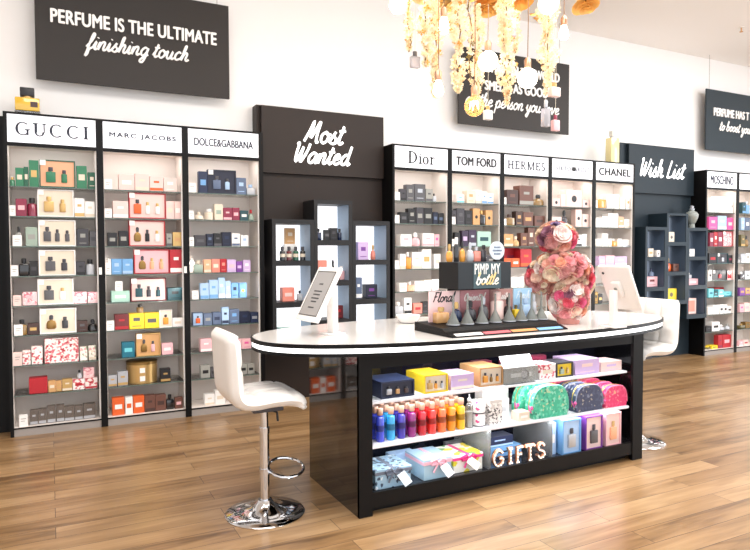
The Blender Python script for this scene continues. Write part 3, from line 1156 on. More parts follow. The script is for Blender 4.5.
b,7.901,5.425,0.089,0.067,0.172;red/crim;tall red carton
b,8.037,5.425,0.17,0.11,0.171;red/pink;tall red carton with ribbon
@j0
b,8.352,5.425,0.072,0.054,0.152;dteal/blue;dark teal carton
t,8.436,5.425,0.081,0.06,0.168;blue/silver;blue bottle
@j1
b,8.332,5.425,0.076,0.057,0.165;lblue/white;pale blue carton
b,8.43,5.425,0.104,0.078,0.167;slate/white;slate carton
@j2
b,8.344,5.425,0.088,0.066,0.162;olive/gold;olive carton
t,8.444,5.425,0.093,0.06,0.15;dgold/black;bronze bottle
@j3
b,8.354,5.425,0.092,0.069,0.12;silver/white;silver carton
b,8.453,5.425,0.089,0.067,0.132;white/gray;white carton
@j4
t,8.346,5.425,0.089,0.06,0.101;char/white;dark bottle with white cap
b,8.451,5.425,0.106,0.079,0.112;silver/black;silver carton
@j5
b,8.346,5.425,0.117,0.088,0.107;purple/gold;purple carton
b,8.462,5.425,0.098,0.073,0.104;gold/purple;gold carton
@j6
b,8.341,5.425,0.092,0.069,0.108;pink/hot;pink carton
b,8.456,5.425,0.122,0.091,0.124;ppink/pink;pale pink carton
@j7
t,8.37,5.425,0.097,0.06,0.063;olive/gold;olive bottle
b,8.476,5.425,0.098,0.074,0.083;dgold/olive;bronze carton
@j8
b,8.341,5.425,0.088,0.066,0.068;pink/white;pink and white carton
b,8.446,5.425,0.106,0.079,0.074;ppink/red;pale carton with red label
'''
rows, cur = [], None
for line in TABLE.strip().splitlines():
    if line[0] == '@':
        cur = (line[1], int(line[2]))
        continue
    a, cols, desc = line.split(';')
    a = a.split(',')
    rows.append((cur[0], cur[1], a[0], [float(x) for x in a[1:]], cols.replace(',', '/').split('/'), desc))
count = {}
for r in rows:
    count[(r[0], r[1], r[5])] = count.get((r[0], r[1], r[5]), 0) + 1
seen = {}
first_card = None
for n, (b, lv, kind, v, cols, desc) in enumerate(rows):
    x, y, w, d, h = v[:5]
    z = v[5] if len(v) > 5 else ([*SZ, .065][lv] + .0031)
    key = (b, lv, desc)
    seen[key] = seen.get(key, 0) + 1
    if count[key] > 1:
        lead = {1: 'leftmost'}.get(seen[key], ORD[seen[key] - 1]) + ' ' + desc
        if seen[key] > 1:
            lead = ORD[seen[key] - 1] + ' ' + desc + ' from left'
    else:
        lead = desc
    label = f'{lead}, {SHELF[lv]}, {BAYNAME[b]}'
    if len(label.split()) > 16:
        label = label.replace(' from left', '').replace(' bay of ', ' bay, ')
    rnd = random.Random(n)
    if kind == 'c':
        o = MB().box(-w / 2, w / 2, 0, .002, 0, h, Matrix.Rotation(math.radians(-3), 4, 'X') @ Matrix.Translation((0, 0, .0002))).build('price_card', col('white' if cols[0] == 'white' else 'ppink'), None, (x, y, z))
        tag(o, label, 'price card', 'price cards in the ' + BAYNAME[b])
        MB().box(-w * .3, w * .3, -.0006, .0005, h * .6, h * .66).box(-w * .3, w * .15, -.0006, .0005, h * .42, h * .47).build('print', col('gray'), o).rotation_euler = (math.radians(-3), 0, 0)
    elif kind == 'b':
        st = 2 if ('seal' in desc or 'disc' in desc) else 1 if ('base' in desc or 'end' in desc or 'banded' in desc or 'striped' in desc) else 0 if 'square' in desc or 'label' in desc else rnd.choice((0, 1, 3))
        carton((x, y, z), w, d, h, cols[0], cols[1], 'perfume_carton', label, 'box', 'boxed perfumes in the ' + BAYNAME[b], st)
    elif kind == 's':
        gift_set((x, y, z), w, d, h, cols, label, 'gift sets in the ' + BAYNAME[b])
    elif kind == 't':
        bd, cp = bottle(None, w, d, h, rnd.choice((0, 0, 1, 2)))
        o = bd.build('perfume_bottle', mat('bottle_' + cols[0], PAL[cols[0]], .12, coat=.6), None, (x, y + d / 2, z))
        tag(o, label, 'bottle', 'perfume bottles in the ' + BAYNAME[b])
        cp.build('cap', col(cols[1]), o)
    elif kind == 'n':
        o = MB().lathe([(w / 2, 0), (w / 2, h * .86)], 40).build('round_tin', col('gold'), None, (x, y + w / 2 + .004, z))
        tag(o, label, 'tin')
        MB().lathe([(w / 2 + .002, h * .86), (w / 2 + .002, h * .98), (w / 2 - .004, h)], 40).build('lid', col('dgold'), o)
        for zz in (.12, .5):
            MB().box(-.02, .02, -w / 2 - .003, -w / 2 - .0005, h * zz, h * zz + .04).build('price_tag', col('white'), o, (-.01, 0, 0))

# ------------------------------------------------------------------ feature panels with niches
NB = mat('niche_lit_back', 'fdfdff', .5, emit=.75)
NS = mat('niche_side_blue', '8fa6bd', .45)
NSC = mat('niche_side_slate', '46566a', .45)
FRM_W = mat('niche_frame_charcoal', '252527', .5, spec=.3)
FRM_C = mat('niche_frame_slate', '22303a', .5, spec=.3)


def feature_panel(x0, x1, label, pm, sx0, lines, stroke, over=0):
    t = empty('feature_panel', ((x0 + x1) / 2, 5.55, 0), label, 'display panel', 'tall dark panels between the shelving banks')
    h = (x1 - x0) / 2
    MB().box(-h, h, .045, .165, 0, 2.4).box(-h - over, h, .045, .165, 2.4, 2.68).build('backing', pm, t)
    s = MB().rbox(sx0 - (x0 + x1) / 2, h - .004, 0, .044, 2.075, 2.672, .002, 1).build('sign_board', pm, t)
    script_mesh(lines, 1, stroke, depth=.006).build('lettering', LETW, s, (-(x0 + x1) / 2, 0, 0))
    return t


feature_panel(1.668, 2.932, 'brown black panel with a two line white script sign above lit niches', PAN_W, 1.70,
              [('Most', 2.31, 2.375, .42), ('Wanted', 2.30, 2.185, .57)], .0118)
feature_panel(6.216, 7.496, 'slate panel with a one line white script sign above unlit niches', PAN_C, 6.30,
              [('Wish List', 6.91, 2.285, .82)], .0118, .022)

YN = 5.32


def niche_tower(x0, x1, top, rows, bottom, label, fm, sm, lit, group):
    """open fronted tower of niches: ROWS = [(opening bottom, opening top)]"""
    w = x1 - x0
    t = empty('niche_tower', ((x0 + x1) / 2, YN, 0), label, 'display niche', group)
    D = 5.594 - YN
    e = .034
    fr = MB()
    fr.box(-w / 2, -w / 2 + e, 0, D, bottom, top).box(w / 2 - e, w / 2, 0, D, bottom, top)
    zs = [bottom] + [z for r in sorted(rows) for z in r] + [top]
    for i in range(0, len(zs), 2):
        fr.box(-w / 2 + e, w / 2 - e, 0, D, zs[i], zs[i + 1])
    fr.build('frame', fm, t)
    MB().box(-w / 2 + e, w / 2 - e, D - .012, D - .002, bottom + .01, top - .01).build('back_panel', NB if lit else sm, t)
    for a, b in rows:
        for x in (-w / 2 + e, w / 2 - e - .002):
            MB().box(x, x + .002, .01, D - .013, a, b).build('lining', sm, t)
        if not lit:
            MB().box(w / 2 - e - .036, w / 2 - e - .003, D - .018, D - .0125, a + .01, b - .01).build('light_strip', LED, t)  # glowing strip added in place of the visible sliver of bright back panel
    return t


GW, GC = 'lit niche towers on the brown black panel', 'unlit niche towers on the slate panel'
SIDE = [(.556, .876), (.924, 1.243), (1.288, 1.611)]
MIDR = [(.748, 1.057), (1.104, 1.424), (1.471, 1.794)]
niche_tower(1.716, 2.103, 1.65, SIDE, .507, 'lit charcoal niche tower holding dark bottles, left of three', FRM_W, NS, True, GW)
niche_tower(2.105, 2.480, 1.83, MIDR, .70, 'tallest lit charcoal niche tower, in the middle behind the white tablet', FRM_W, NS, True, GW)
niche_tower(2.482, 2.870, 1.65, SIDE, .507, 'lit charcoal niche tower with a lilac box, right of three', FRM_W, NS, True, GW)
niche_tower(6.333, 6.702, 1.65, SIDE, .507, 'slate niche tower with slim bright back slivers, left of three', FRM_C, NSC, False, GC)
niche_tower(6.704, 7.083, 1.82, MIDR, .70, 'tallest slate niche tower, with a yellow box in its lowest niche', FRM_C, NSC, False, GC)
niche_tower(7.085, 7.464, 1.65, SIDE, .507, 'slate niche tower carrying a grey urn bottle, right of three', FRM_C, NSC, False, GC)
for _ in ():
    pass

NG = 'goods in the niches'


def nbox(x, w, h, z, main, acc, label, st=0, y=5.40, d=None):
    return carton((x, y, z), w, d or min(.1, w * .7), h, main, acc, 'perfume_carton', label, 'box', NG, st)


def nbot(x, w, h, z, main, cap, label, sty=0, y=5.40):
    bd, cp = bottle(None, w, min(w, .05), h, sty)
    o = bd.build('perfume_bottle', mat('bottle_' + main, PAL[main], .12, coat=.6), None, (x, y + .03, z))
    tag(o, label, 'bottle', NG)
    cp.build('cap', col(cap), o)
    return o


E_ = .0008
z1, z2, z3 = 1.288 + E_, .924 + E_, .556 + E_
m1, m2, m3 = 1.471 + E_, 1.104 + E_, .748 + E_
riser = MB().rbox(-.06, .06, 0, .06, 0, .147, .002, 1).build('display_riser', WHITEP, None, (1.936, 5.475, z1))
tag(riser, 'white riser behind four dark bottles in the upper left lit niche', 'riser')
nbox(1.936, .094, .143, z1 + .148, 'tan', 'cream', 'tan pictured box standing above the four dark bottles', 3, 5.48, .04)
for x, c, l in ((1.843, 'black', 'leftmost'), (1.906, 'maroon', 'second from left'), (1.970, 'dgrn', 'third from left'), (2.035, 'black', 'rightmost')):
    o = nbot(x, .05, .124, z1, c, 'char', f'dark round bottle, {l} of four in the upper left lit niche', 2)
    MB().lathe([(.0255, .03), (.0255, .06)], 16).build('label', col('cream'), o)
nbox(1.888, .113, .124, z2, 'coral', 'ppink', 'salmon box in the left lit niche under the four bottles', 0)
nbot(2.003, .045, .093, z2, 'silver', 'char', 'small clear bottle beside the salmon box', 0)
nbox(1.868, .13, .134, z3, 'mint', 'char', 'pale mint box in the lowest lit niche beside the white tablet', 1)
nbot(2.19, .046, .105, m1, 'navy', 'black', 'navy bottle at left in the top middle lit niche', 0)
nbox(2.262, .055, .094, m1, 'black', 'dgray', 'black carton in the top middle lit niche', 0)
nbox(2.33, .075, .112, m1, 'black', 'char', 'taller black carton in the top middle lit niche', 3)
nbot(2.398, .042, .106, m1, 'navy', 'black', 'navy bottle at right in the top middle lit niche', 2)
nbox(2.205, .11, .184, m2, 'coral', 'red', 'coral box in the second middle lit niche', 1)
nbot(2.33, .046, .185, m2, 'amber', 'black', 'bottle with round black cap above the white tablet', 1)
nbot(2.415, .05, .126, m2, 'pink', 'white', 'small pink bottle right of the white tablet top', 0)
nbox(2.284, .041, .203, m3, 'white', 'gray', 'narrow white carton behind the tablet post', 0)
nbox(2.374, .09, .118, m3, 'maroon', 'red', 'dark red box right of the tablet post', 3)
nbox(2.63, .11, .167, z1, 'lilac', 'purple', 'lilac box in the upper right lit niche', 3)
o = nbot(2.745, .05, .142, z1, 'coral', 'gold', 'colourful bottle beside the lilac box', 1)
nbox(2.58, .07, .198, z2, 'slate', 'white', 'blue and white stacked carton in the right lit niche', 1)
nbox(2.716, .12, .13, z2, 'dnavy', 'purple', 'dark plum box in the right lit niche', 3)
nbox(2.639, .078, .115, z3, 'black', 'gray', 'dark box low in the right lit niche', 0)

nbox(6.49, .07, .2, z1, 'lblue', 'white', 'tall pale blue carton in the upper left slate niche', 0, 5.47, .05)
nbox(6.50, .09, .102, z1, 'cream', 'tan', 'cream box in the upper left slate niche', 0, 5.38)
nbox(6.61, .06, .08, z1, 'white', 'dgray', 'small white box in the upper left slate niche', 2, 5.36)
nbox(6.55, .19, .122, z2, 'pink', 'maroon', 'pink box with dark hearts in the left slate niche', 3)
nbot(6.57, .09, .103, z2 + .1225, 'slate', 'navy', 'blue violet bottle on the pink box with hearts', 1)
nbox(6.89, .10, .123, m1, 'cream', 'dgray', 'white flowered box in the top middle slate niche', 2)
nbot(6.86, .12, .17, m2, 'orange', 'gold', 'orange round bottle with slim spout in slate niche', 1)
nbox(6.98, .10, .094, m2, 'brown', 'dbrown', 'dark brown box beside the orange round bottle', 3)
nbox(6.90, .19, .14, m3, 'yel', 'olive', 'yellow box in the lowest middle slate niche', 2)
nbox(7.26, .13, .095, z1, 'white', 'silver', 'white box in the upper right slate niche', 0)
nbox(7.30, .2, .079, z2, 'pink', 'white', 'flat pink box in the right slate niche', 0)
nbot(7.26, .08, .076, z2 + .0795, 'silver', 'white', 'small white bottle on the flat pink box', 0, 5.41)
o = nbox(7.27, .2, .198, z3, 'ppink', 'coral', 'pale box with a coral front in the lowest right slate niche', 3)
MB().box(-.07, .07, -.002, .001, .03, .17).build('front_panel', col('coral'), o)
ur = MB().lathe([(.04, 0), (.035, .05), (.05, .07), (.078, .14), (.08, .17), (.06, .2), (.03, .215), (.03, .23)], 24).build('urn_bottle', mat('stoneware', '8f9590', .3), None, (7.285, 5.42, 1.6505))
tag(ur, 'grey urn shaped bottle on top of the right slate niche tower', 'bottle')
MB().lathe([(.032, .23), (.034, .245), (.02, .25), (.024, .275), (.01, .285)], 16).build('stopper', col('silver'), ur)

# ------------------------------------------------------------------ hanging sign boards
def hanging_board(x0, x1, m, label, parts, script, stroke, wires):
    t = empty('hanging_sign', ((x0 + x1) / 2, 5.585, 2.70), label, 'sign', 'dark slogan boards hung along the wall')
    h = (x1 - x0) / 2
    b = MB().rbox(-h, h, 0, .02, 0, .80, .002, 1).build('board', m, t)
    for txt, xc, z, w, hh in parts:
        link('lettering', text_mesh(txt, w, hh, .012, .004, 1.04), LETP, b, (xc - (x0 + x1) / 2, 0, z - 2.70))
    script_mesh([(a, c - (x0 + x1) / 2, z - 2.70, w) for a, c, z, w in script], 1, stroke, depth=.006).build('script_lettering', LETP, b)
    for wx in wires:
        w = MB().tube([(wx - (x0 + x1) / 2, .01, .80), (wx - (x0 + x1) / 2, .01, CZ - 2.70)], .0022, 6).build('wire', WIRE, t)
    return t


hanging_board(-.065, 1.428, BRD_W, 'dark charcoal board above the left bank with capitals over script', [('PERFUME IS THE ULTIMATE', .68, 3.145, 1.27, .104)],
              [('finishing touch', .68, 2.978, .80)], .0085, (.1, 1.33))
hanging_board(3.83, 5.36, BRD_W, 'dark slogan board partly hidden behind the flower chandelier', [('NOTHING IN THE WORLD', 4.62, 3.275, 1.16, .098), ('SMELLS AS GOOD', 4.60, 3.085, .87, .098)],
              [('as the person you love', 4.56, 2.91, 1.28)], .0085, (3.99, 5.22))
hanging_board(7.765, 9.28, BRD_C, 'dark slate board hanging at the right edge of the photo', [('PERFUME HAS T', 8.28, 3.158, .74, .105)],
              [('to boost you', 8.36, 2.975, .66)], .0085, (7.83, 9.2))

# ------------------------------------------------------------------ two giant bottles on top of the units
t = empty('giant_bottle', (-.125, 5.50, 2.3955), 'giant squat yellow perfume bottle with black cap on the left bank', 'bottle', 'giant display bottles')
MB().rbox(-.085, .085, -.045, .045, 0, .03, .006, 2).build('glass_base', CLEAR, t)
MB().rbox(-.082, .082, -.042, .042, .031, .13, .008, 2).build('perfume', mat('perfume_yellow', 'e6b93a', .1, coat=.7), t)
MB().lathe([(.03, .131), (.03, .142)], 16).build('collar', col('gold'), t)
MB().rbox(-.048, .048, -.035, .035, .142, .205, .005, 2).build('cap', col('black'), t)
MB().box(.02, .068, -.0435, -.042, .06, .10).build('label', col('dbrown'), t)
t = empty('giant_bottle', (5.965, 5.50, 2.3955), 'giant tall pale yellow perfume bottle on the middle bank', 'bottle', 'giant display bottles')
MB().rbox(-.068, .068, -.045, .045, 0, .30, .008, 2).build('perfume', mat('perfume_pale', 'efdf9f', .1, coat=.7), t)
MB().lathe([(.03, .30), (.03, .32)], 16).build('collar', col('silver'), t)
MB().rbox(-.035, .035, -.03, .03, .32, .385, .004, 2).build('cap', mat('frosted_cap', 'dcd9cf', .2), t)

# ------------------------------------------------------------------ the island counter
CX0, CX1, CY0, CY1 = 1.385, 3.447, 2.904, 3.60
t = empty('island_counter', ((CX0 + CX1) / 2, (CY0 + CY1) / 2, 0), 'black gloss island counter with lit white shelves of gifts', 'counter')
hx, hy = (CX1 - CX0) / 2, (CY1 - CY0) / 2
ZT = .848
MB().box(-hx, -hx + .02, -hy + .001, hy, 0, ZT).build('side_panel', GLOSS, t)
MB().box(hx - .02, hx, -hy + .001, hy, 0, ZT).build('side_panel', GLOSS, t)
MB().box(-hx + .02, hx - .02, hy - .02, hy, 0, ZT).build('back_panel', GLOSS, t)
MB().box(-hx + .02, hx - .02, .05, .065, .05, ZT).build('middle_panel', mat('inner_gloss_navy', '14151f', .1, coat=.4), t)
MB().box(-hx, -hx + .077, -hy - .001, -hy + .02, 0, ZT).build('post', BLACK, t)
MB().box(hx - .09, hx, -hy - .001, -hy + .02, 0, ZT).build('post', BLACK, t)
MB().box(-hx + .077, hx - .09, -hy + .004, -hy + .02, .04, .118).build('bottom_rail', BLACK, t)
MB().box(-hx + .077, hx - .09, -hy + .004, -hy + .03, .765, ZT).build('fascia', BLACK, t)
MB().box(-hx + .077, hx - .09, -hy + .06, -hy + .075, 0, .04).build('toe_kick', BLACK, t)
MB().box(-hx + .0205, hx - .0205, -hy + .0205, .049, .095, .108).build('deck', mat('deck_dark', '2a2a30', .2), t)
SHW = mat('white_shelf', 'f6f6fb', .3)
sh1 = MB().rbox(-hx + .022, hx - .115, -hy + .008, .048, .345, .362, .003, 1).build('shelf', SHW, t)
sh2 = MB().rbox(-hx + .022, hx - .135, -hy + .008, .048, .577, .592, .003, 1).build('shelf', SHW, t)
MB().box(-hx + .1, hx - .12, -hy + .035, -hy + .05, .835, .847).build('light_strip', LED, t)
MB().box(-hx + .1, hx - .12, -.02, -.005, .568, .5765).build('light_strip', LED, t)
MB().box(-hx + .1, hx - .12, -.02, -.005, .336, .3445).build('light_strip', LED, t)
for x in (2.236 - (CX0 + CX1) / 2, 2.7 - (CX0 + CX1) / 2):
    MB().box(x - .003, x + .003, -hy + .03, .045, .1085, .3445).build('divider', CLEAR, t)
area('counter_light_upper', ((CX0 + CX1) / 2, CY0 + .06, .83), 1.8, 5, (.97, .97, 1), (math.radians(10), 0, 0), .05)
area('counter_light_middle', ((CX0 + CX1) / 2, CY0 + .05, .574), 1.8, 4, (.95, .96, 1), (math.radians(15), 0, 0), .05)
area('counter_light_lower', ((CX0 + CX1) / 2, CY0 + .05, .342), 1.8, 3.6, (.95, .96, 1), (math.radians(15), 0, 0), .05)

TC = (2.392, 3.245)
TA, TB, TN = 1.45, .56, 2.35


def oval(k=1.0, n=96, inset=0.0):
    out = []
    for i in range(n):
        a = 2 * PI * i / n
        c, s_ = math.cos(a), math.sin(a)
        out.append(((TA - inset) * math.copysign(abs(c) ** (2 / TN), c), (TB - inset) * math.copysign(abs(s_) ** (2 / TN), s_)))
    return out


TOPZ = .912
wt = empty('worktop', (TC[0], TC[1], .8485), 'long oval white worktop with a lit white band round its black rim', 'worktop')
MB().prism_z(oval(inset=.004), 0, .017).build('lower_rim', BLACK, wt)
MB().prism_z(oval(inset=.007), .0172, .0418).build('light_band', mat('light_band', 'ffffff', .4, emit=1.6), wt)
MB().prism_z(oval(), .042, .0622).build('upper_rim', BLACK, wt)
MB().prism_z(oval(inset=.009), .0623, .0635).build('top', STONE, wt)
TOPZ = .8485 + .0635 + .0006

# --- goods in the counter
S3, S2, S1 = .5925, .3625, .1085
CG = 'gifts in the island counter'
YC = 2.945


def cbox(x, w, h, z, main, acc, label, d=.14, y=YC, st=3, nm='gift_box'):
    return carton((x, y, z), w, d, h, main, acc, nm, label, 'box', CG, st)


def cset(x, w, h, z, cols, label, d=.14, y=YC):
    return gift_set((x, y, z), w, d, h, cols, label, CG, False)


cset(1.636, .202, .088, S3, ['navy', 'dnavy', 'silver', 'tan', 'dbrown'], 'navy gift box with pictured bottles at the left end of the upper counter shelf', .2)
cset(1.876, .153, .1, S3, ['yel', 'cream', 'gold', 'amber', 'silver'], 'yellow gift box with windows on the upper counter shelf', .2)
cbox(2.05, .155, .086, S3, 'lilac', 'cream', 'lilac and yellow shimmering box on the upper counter shelf', .16, st=1)
cset(2.252, .165, .108, S3, ['tan', 'cream', 'amber', 'dgold', 'amber'], 'tan gift box with three amber bottles on the upper counter shelf', .2)
o = cbox(2.468, .257, .09, S3, 'gray', 'white', 'wide grey box with a dark crescent under the white card', .14, st=0)
MB().lathe([(.03, 0), (.03, .0015)], 24, Matrix.Rotation(PI / 2, 4, 'X')).build('crescent', col('dgray'), o, (.03, -.0004, .042))
MB().lathe([(.022, 0), (.022, .0018)], 24, Matrix.Rotation(PI / 2, 4, 'X')).build('crescent_cut', col('silver'), o, (.02, -.0008, .046))
cbox(2.672, .128, .09, S3, 'flo', 'cream', 'cream floral box on the upper counter shelf', .14, st=0)
cset(2.81, .135, .089, S3, ['char', 'yel', 'sage', 'gold'], 'black edged box with yellow flowers on the upper counter shelf', .14)
cbox(2.995, .205, .094, S3, 'lilac', 'ppink', 'long lilac printed box on the upper counter shelf', .2)
cbox(3.205, .185, .064, S3, 'ppink', 'lilac', 'low lilac box at the right end of the upper counter shelf', .14)
for k, (x, w) in enumerate(((2.36, .12), (2.60, .16), (2.80, .12))):
    cbox(x, w, .1, S3, 'crim', 'red', f'crimson box at the back of the upper counter shelf, {("leftmost", "middle", "rightmost")[k]} of three', .06, 3.165, 0)
cd = empty('acrylic_card_stand', (2.44, 2.925, S3), 'tilted blank white card in a clear stand at the front of upper shelf', 'card')
MB().box(-.115, .115, 0, .0015, 0, .085, Matrix.Translation((0, .004, .094)) @ Matrix.Rotation(math.radians(-35), 4, 'X')).build('card', mat('white_card', 'fbfafa', .4), cd)
MB().box(-.115, .115, .004, .0055, .0015, .094).build('holder', CLEAR, cd)
MB().box(-.115, .115, -.01, .013, 0, .0015).build('foot', CLEAR, cd)

# rows of coloured mist bottles: one row of each colour running back
MISTS = [('3a49c8', 'royal blue'), ('2b9fd8', 'turquoise blue'), ('3a2f9e', 'indigo'), ('8a1f74', 'purple'), ('c0162c', 'dark red'),
         ('ee2f2a', 'scarlet'), ('f2703a', 'orange'), ('f2901c', 'amber'), ('f5b81c', 'yellow')]


def mist_bottle(h, x, y):
    o = MB().lathe([(.020, 0), (.0235, .004), (.0235, .118), (.021, .128), (.0125, .134), (.0125, .140)], 18).build('mist_bottle', mat('mist_' + h, h, .1, coat=.6), None, (x, y, S2))
    MB().lathe([(.016, .140), (.0165, .142), (.0165, .172), (.015, .175)], 16).build('cap', mat('cap_rose_gold', 'b58e78', .35, .3), o)
    MB().lathe([(.0239, .055), (.0239, .088)], 18).build('label', mat('mist_label_' + h, tuple(c * .35 for c in rgb(h)[:3]) + (1,), .4), o)
    return o


for i, (h, nm) in enumerate(MISTS):
    x = 1.541 + i * .0645
    proto = None
    for j in range(5):
        y = 2.972 + j * .054
        if proto is None:
            proto = o = mist_bottle(h, x, y)
        else:
            o = copy_tree(proto)
            o.location = (x, y, S2)
        where = ('at the front of its row', 'second in its row', 'third in its row', 'fourth in its row', 'last in its row')[j]
        tag(o, f'{nm} mist bottle with rose gold cap, {where}', 'bottle', 'rows of mist bottles on the counter shelf')
o = MB().lathe([(.02, 0), (.023, .004), (.023, .125), (.01, .14), (.01, .15)], 18).build('lotion_bottle', CLEAR, None, (2.117, 2.975, S2))
tag(o, 'clear pump bottle right of the yellow mist bottle', 'bottle', CG)
MB().lathe([(.017, .003), (.02, .09)], 16).build('liquid', mat('pale_liquid', 'd9d6d0', .1), o)
MB().lathe([(.012, .15), (.012, .165), (.004, .17), (.004, .19)], 12).build('pump', col('silver'), o)
for k, z in enumerate((0, .073)):
    o = MB().lathe([(.042, 0), (.042, .068), (.04, .071)], 28).build('printed_tin', spotted('pink_petals', [(0, 'f3efec'), (.5, 'd94a82'), (.66, 'f3efec'), (.8, '3a3438'), (.9, 'ece6e2')], 38), None, (2.19, 2.99, S2 + z))
    tag(o, ('lower', 'upper')[k] + ' of two stacked white tins with pink petal print', 'tin', 'stacked petal tins')
    MB().lathe([(.0425, 0), (.0425, .006)], 28).build('rim', col('char'), o)
o = MB().rbox(-.045, .045, 0, .06, 0, .145, .002, 1).build('gift_box', spotted('leopard', [(0, 'e9e4df'), (.5, '55504f'), (.72, 'cfc9c4')], 110), None, (2.285, YC, S2))
tag(o, 'black and white speckled box on the middle counter shelf', 'box', CG)
MB().box(-.046, .046, -.0005, .0605, .128, .146).build('lid', mat('print_leopard_lid', 'cfc9c4', .4), o)
cbox(2.48, .083, .055, S2, 'cream', 'white', 'small cream box in front of the green pouch', .07, 2.93, 0)
cbox(2.395, .105, .12, S2, 'white', 'silver', 'plain white box behind the small cream box', .09, 3.03, 0)
cbox(2.44, .2, .16, S2, 'white', 'white', 'taller plain white box at the back of middle counter shelf', .08, 3.15, 0)

# zipped pouches standing in rows
def pouch(w, h, m, trim, loc, rz, label, flower):
    t = empty('zipped_pouch', loc, label, 'pouch', 'zipped pouches on the counter shelf', rz)
    prof = []
    n = 18
    for i in range(n + 1):
        a = PI * i / n
        prof.append((-w / 2 * math.copysign(abs(math.cos(a)) ** .62, math.cos(a)), h * (.18 + .82 * math.sin(a) ** .75)))
    prof = [(-w / 2 * .94, 0)] + prof + [(w / 2 * .94, 0)]
    b = MB()
    D = .075
    rings = [(0, .94), (.006, 1.0), (D - .006, 1.0), (D, .94)]
    m_ = len(prof)
    for y, k in rings:
        b.v += [(x * k, y, z * k + (1 - k) * h * .3 if z > 0 else 0) for x, z in prof]
    for r in range(3):
        for i in range(m_):
            j = (i + 1) % m_
            b.f.append((r * m_ + i, r * m_ + j, (r + 1) * m_ + j, (r + 1) * m_ + i))
    b.f.append(tuple(range(m_)))
    b.f.append(tuple(reversed(range(3 * m_, 4 * m_))))
    b.sm = True
    b.build('body', m, t)
    MB().tube([(x * 1.0, .004, z) for x, z in prof[1:-1]], .004, 6).build('piping', trim, t)
    MB().tube([(x * 1.005, D * .5, z * 1.004) for x, z in prof[1:-1]], .003, 6).build('zip', mat('zip_gold', 'c9a24a', .3, .8), t)
    pp = MB()
    pp.tube([(-w * .5, D * .5, h * .4), (-w * .5 - .006, D * .3, h * .3), (-w * .5 - .004, D * .1, h * .2)], .004, 6)
    pp.lathe([(.004, -.012), (.011, 0), (.004, .012)], 8, Matrix.Translation((-w * .5 - .004, D * .05, h * .36)))
    pp.build('zip_pull', flower, t)
    return t


PG = spotted('pouch_green', [(0, '3fb894'), (.45, '54c8a4'), (.7, '8fd9c0'), (.86, 'b4cfa4'), (.94, '36987f')], 70)
PN = spotted('pouch_navy', [(0, '3d4560'), (.62, '4a5270'), (.88, 'a09a94'), (.95, '7a8298')], 70)
PP = spotted('pouch_pink', [(0, 'e03a6e'), (.6, 'e8507e'), (.86, 'ea8498'), (.95, 'eaa888')], 70)
FP = col('hot')
pouch(.285, .19, PG, mat('trim_green', '6fd0b4', .5), (2.686, 2.93, S2), 0, 'mint green floral pouch at the front of the middle counter shelf', FP)
pouch(.285, .19, PG, mat('trim_green', '6fd0b4', .5), (2.664, 3.03, S2), 0, 'mint green floral pouch standing behind the front green pouch', FP)
pouch(.232, .163, PN, mat('trim_navy', '8b93ac', .5), (3.005, 2.93, S2), 0, 'navy floral pouch between the green and the pink pouches', FP)
pouch(.232, .163, PN, mat('trim_navy', '8b93ac', .5), (2.985, 3.03, S2), 0, 'second navy floral pouch behind the front navy pouch', FP)
pouch(.232, .17, PP, mat('trim_pink', 'f07a9c', .5), (2.96, 3.135, S2), 0, 'pink pouch at the back behind the two navy pouches', FP)
pouch(.2, .135, PP, mat('trim_pink', 'f07a9c', .5), (3.236, 2.93, S2), 0, 'pink floral pouch at the right end of the counter shelf', FP)
pouch(.2, .142, PP, mat('trim_pink', 'f07a9c', .5), (3.225, 3.025, S2), 0, 'second pink pouch, just behind the front pink pouch', FP)
pouch(.2, .148, PP, mat('trim_pink', 'f07a9c', .5), (3.215, 3.12, S2), 0, 'third pink pouch, last behind the front pink pouch', FP)

# wrapped gift boxes with ribbons and tags on the lowest deck
def wrapped(x, y, w, d, h, m, rib, loc_rz, label, tagm, tag_at):
    t = empty('wrapped_gift_box', (x, y, S1), label, 'gift box', 'wrapped gift boxes on the counter deck', loc_rz)
    MB().rbox(-w / 2, w / 2, 0, d, 0, h * .72, .002, 1).build('box', m, t)
    MB().rbox(-w / 2 - .003, w / 2 + .003, -.003, d + .003, h * .721, h, .002, 1).build('lid', m, t)
    r = MB()
    r.box(-w / 2 - .0045, w / 2 + .0045, -.0045, -.003, h * .74, h * .90)
    r.box(-w / 2 - .0045, -w / 2 - .003, -.003, d, h * .74, h * .90)
    r.box(-.011, .011, -.003, d, h, h + .0015)
    r.build('ribbon', rib, t)
    bw = MB()
    z = h * .8
    for sx in (-1, 1):
        bw.tube([(0, -.009, z), (sx * .022, -.016, z + .024), (sx * .05, -.012, z + .012), (sx * .045, -.010, z - .008), (sx * .02, -.009, z - .008), (0, -.009, z)], .006, 6)
        bw.tube([(0, -.009, z), (sx * .024, -.013, z - .03), (sx * .034, -.012, z - .05)], .0055, 6)
    bw.lathe([(.004, -.007), (.008, 0), (.004, .007)], 8, Matrix.Translation((0, -.011, z)))
    bw.build('bow', rib, t)
    if tagm:
        tx, tz, ang = tag_at
        MB().box(-.027, .027, 0, .0012, -.072, 0, Matrix.Rotation(math.radians(-38), 4, 'X') @ Matrix.Rotation(math.radians(ang), 4, 'Y')).build('gift_tag', tagm, t, (tx, -.018, tz))
    return t


